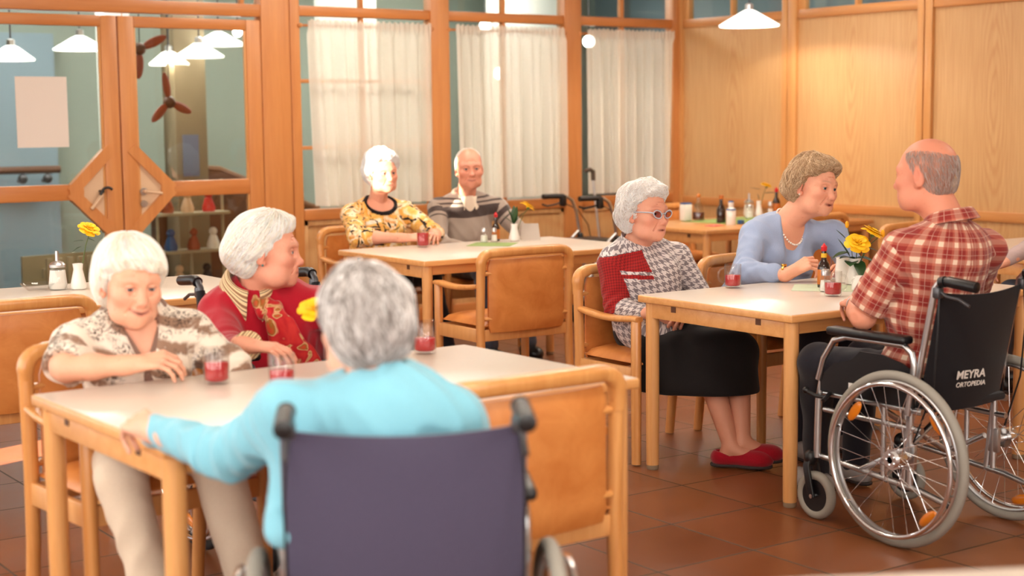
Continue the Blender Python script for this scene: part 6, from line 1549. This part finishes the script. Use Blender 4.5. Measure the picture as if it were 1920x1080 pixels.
for fc in bm.faces:
    for lp in fc.loops: lp[uvl].uv = (lp.vert.co.x*2, (lp.vert.co.x+lp.vert.co.y-lp.vert.co.z)*.8)
wpart(p2, 'shirt_cuff', bm, C_STRIPE)
sc2 = Garment(); nn, uu, ff, rr = p2['neck'], p2['u'], p2['f'], p2['r']; dg = unit(ff*1.+uu*.45)
sc2.ell(nn-uu*.035+ff*.105-rr*.045, (.040, .034, .034), p2['Ft'], 0, .02)
sc2.cone(nn-uu*.01+ff*.075-rr*.0, nn-uu*.05+ff*.14-rr*.06, .024, .034, 0, .03)
for q in (0., .5, 1.): sc2.cone(nn-uu*(.07-.01*q)+ff*.165-rr*(.055+.02*q), nn-uu*.31+ff*(.265-.01*q)-rr*(.055+.125*q), .034, .050, 0, .025, (dg, 2.2))
F_ = sc2.field(.005); P_ = F_.pts((slice(None),)*3); F_.D += (np.sin((P_@rr)*150+wob(P_, 30, 4)*1.2)*.004).astype(np.float32); v, q = F_.mesh(); np_mesh('scarf', smooth(v, q, 1), q, C_SCARF, p2['t'], origin=p2['org'])
bm = NB()
for s in (-1, 1): ball(bm, loc(p2, p2['toW'](A(s*.083, -.004, -.040)[None])[0]), .0042, 8, 6)
wpart(p2, 'earring', bm, flat('teal_stud', rgb(70, 120, 120), .3))

# P3: grey-haired woman in aqua, from behind
hair3 = dict(t=.018, top=1.0, cols=(lin(104, 92, 86), lin(186, 178, 174), lin(246, 242, 240)), lump=.007, lf=40, n=3600, len=.07, steps=10, curl=.55, cf=.6, r=.0012, off=.005, jit=.22, line=.028, slope=1.1, side=.046, bot=-.098, seed=33, back=1.25, crown=(0, -.03, .13), bias=(0, -.1, -.6), lift=.03)
p3 = person('grey-haired woman in an aqua sweater seen from behind, hand on the table corner',
    dict(pel=(1.600, 2.700, .575), neck=(1.548, 2.675, .945), sL=(1.400, 2.780, .878), sR=(1.680, 2.615, .850), eL=(1.340, 2.955, .770), wL=(1.275, 3.235, .792), eR=(1.815, 2.70, .69), wR=(1.84, 2.93, .72)),
    dict(pos=(1.548, 2.745, 1.052), fwd=(.14, .985, -.10), up=(.0, .03, 1), scale=.93, hair=hair3, lips=.4, ruddy=.5, neck_r=.054),
    C_AQUA, w=1.04, d=1.10, belly=.02, bust=.015, sr=1.14, fold=1.9, extra=[((1.40, 2.75, .80), (1.345, 2.715, .665), .060, .042)], skin=lin(240, 184, 156),
    legs=dict(Lk=(1.72, 3.11, .56), Rk=(1.90, 3.01, .56), La=(1.76, 3.20, .10), Ra=(1.93, 3.08, .10), mat=C_SLATE, shoe=M_BLACK, lift=.06),
    hands=dict(L=dict(fwd=(.02, .99, .02), back=(-.45, -.05, .9), curls=[(25, 40, 25), (30, 45, 25), (35, 48, 25), (40, 48, 25)], thumb=.2, k=1.05), R=dict(fwd=(-.3, .9, -.1), back=(0, 0, 1))))

# P9: only a sleeve shows at the right edge of the photograph
hair9 = dict(t=.024, cols=(lin(170, 160, 156), lin(200, 192, 188), lin(226, 220, 216)), lump=.005, n=1500, len=.06, steps=8, curl=.5, line=.028, slope=1.1, side=.03, bot=-.09, seed=9)
make_chair('armchair', 'tan armchair under the person in pale mauve at the right edge', (6.86, 4.66, 0), 0)
p9 = person('person in a pale mauve sweater, only one sleeve showing beside the plaid shirt',
    dict(pel=(6.86, 4.62, .565), neck=(6.84, 4.60, 1.00), sL=(6.655, 4.62, .915), sR=(7.03, 4.60, .905), eL=(6.36, 4.60, .865), wL=(6.10, 4.62, .770), eR=(7.11, 4.76, .72), wR=(7.02, 4.98, .78)),
    dict(pos=(6.84, 4.66, 1.16), fwd=(.1, .99, 0), hair=hair9), C_MAUVE, w=1.1, d=1.05, sr=.95, legs=dict(Lk=(6.76, 5.05, .54), Rk=(6.96, 5.05, .54), La=(6.75, 5.12, .1), Ra=(6.97, 5.12, .1), mat=C_SLATE, shoe=M_BLACK, lift=.09))
# ------------------------------------------------------------------ light, sky, camera
def area(name, loc, target, sx, sy, energy, col=(1, 1, 1)):
    L = bpy.data.lights.new(name, 'AREA'); L.shape = 'RECTANGLE'; L.size = sx; L.size_y = sy; L.energy = energy; L.color = col
    o = bpy.data.objects.new(name, L); COL.objects.link(o); o.location = loc
    o.rotation_euler = (V(target)-V(loc)).to_track_quat('-Z', 'Y').to_euler(); return o
for i, y in enumerate((-.1, 2.45, 5.05, 7.7)):  # area lamps in front of the closed blinds, standing in for side daylight
    area('window_daylight', (-1.27, y, 1.68), (6, y, 1.2), 2.3, 1.8, (30, 42, 36, 32)[i], (1, .97, .92))
for x in (.2, 2.9):  # added frontal fill from behind the camera, before the blocked rear openings
    area('window_daylight', (x, -1.55, 1.68), (x+.6, 6, 1.0), 2.4, 1.8, 66, (1, .97, .93))
for x, y in ((2.2, 2.2), (4.4, 5.4), (6.6, 3.2), (2.6, 6.4), (6.6, 7.4), (5.0, 8.2)):  # added fill from overhead, no fittings behind it
    area('ceiling_light', (x, y, CEIL-.03), (x, y, 0), 1.0, .4, 24, (1, .90, .76))
for x in (3.2, 5.2, 7.4):  # added area lamps brightening the corridor and the curtains from behind
    area('corridor_light', (x, 11.2, CEIL-.03), (x, 11.2, 0), 1.2, .6, 46, (1, .98, .95))
area('corridor_light', (XB+.9, 7.2, CEIL-.05), (XB+1.0, 7.2, 0), .6, 3.2, 22, (.85, .92, 1))  # added bluish fill behind the right wall, for its upper glass
S = bpy.data.lights.new('sun', 'SUN'); S.energy = 70.; S.angle = .006; S.color = (1, .93, .82)
so = bpy.data.objects.new('sun', S); COL.objects.link(so)
so.rotation_euler = V((.88, .30, -.20)).to_track_quat('-Z', 'Y').to_euler()
wd = bpy.data.worlds.new('sky'); SC.world = wd; wd.use_nodes = True
wn = wd.node_tree; wn.nodes.clear(); bg = wn.nodes.new('ShaderNodeBackground'); ow = wn.nodes.new('ShaderNodeOutputWorld')
bg.inputs[0].default_value = (.80, .90, 1., 1); bg.inputs[1].default_value = 1.2; wn.links.new(bg.outputs[0], ow.inputs[0])
cam = bpy.data.cameras.new('camera'); co = bpy.data.objects.new('camera', cam); COL.objects.link(co)
R = ((0.81780019, 0.07082384, -0.57112769), (-0.57541473, 0.08331865, -0.81360672), (-0.01003716, 0.99400301, 0.10889109))
M = Matrix(((R[0][0], R[0][1], R[0][2], 0), (R[1][0], R[1][1], R[1][2], 0), (R[2][0], R[2][1], R[2][2], 1.47), (0, 0, 0, 1)))
co.matrix_world = M
cam.sensor_width = 36.; cam.lens = 54.; cam.clip_start = .05
cam.dof.use_dof = True; cam.dof.focus_distance = 6.45; cam.dof.aperture_fstop = 2.2
SC.camera = co
vs = SC.view_settings; vs.view_transform = 'Standard'; vs.look = 'None'; vs.gamma = 1.; vs.use_curve_mapping = False; vs.exposure = .46
SC.cycles.transparent_max_bounces = 20; SC.cycles.max_bounces = 8; SC.cycles.diffuse_bounces = 4; SC.cycles.glossy_bounces = 4
SC.cycles.transmission_bounces = 8; SC.cycles.caustics_reflective = False; SC.cycles.caustics_refractive = False
SC.cycles.use_denoising = True; SC.cycles.sample_clamp_indirect = 6.
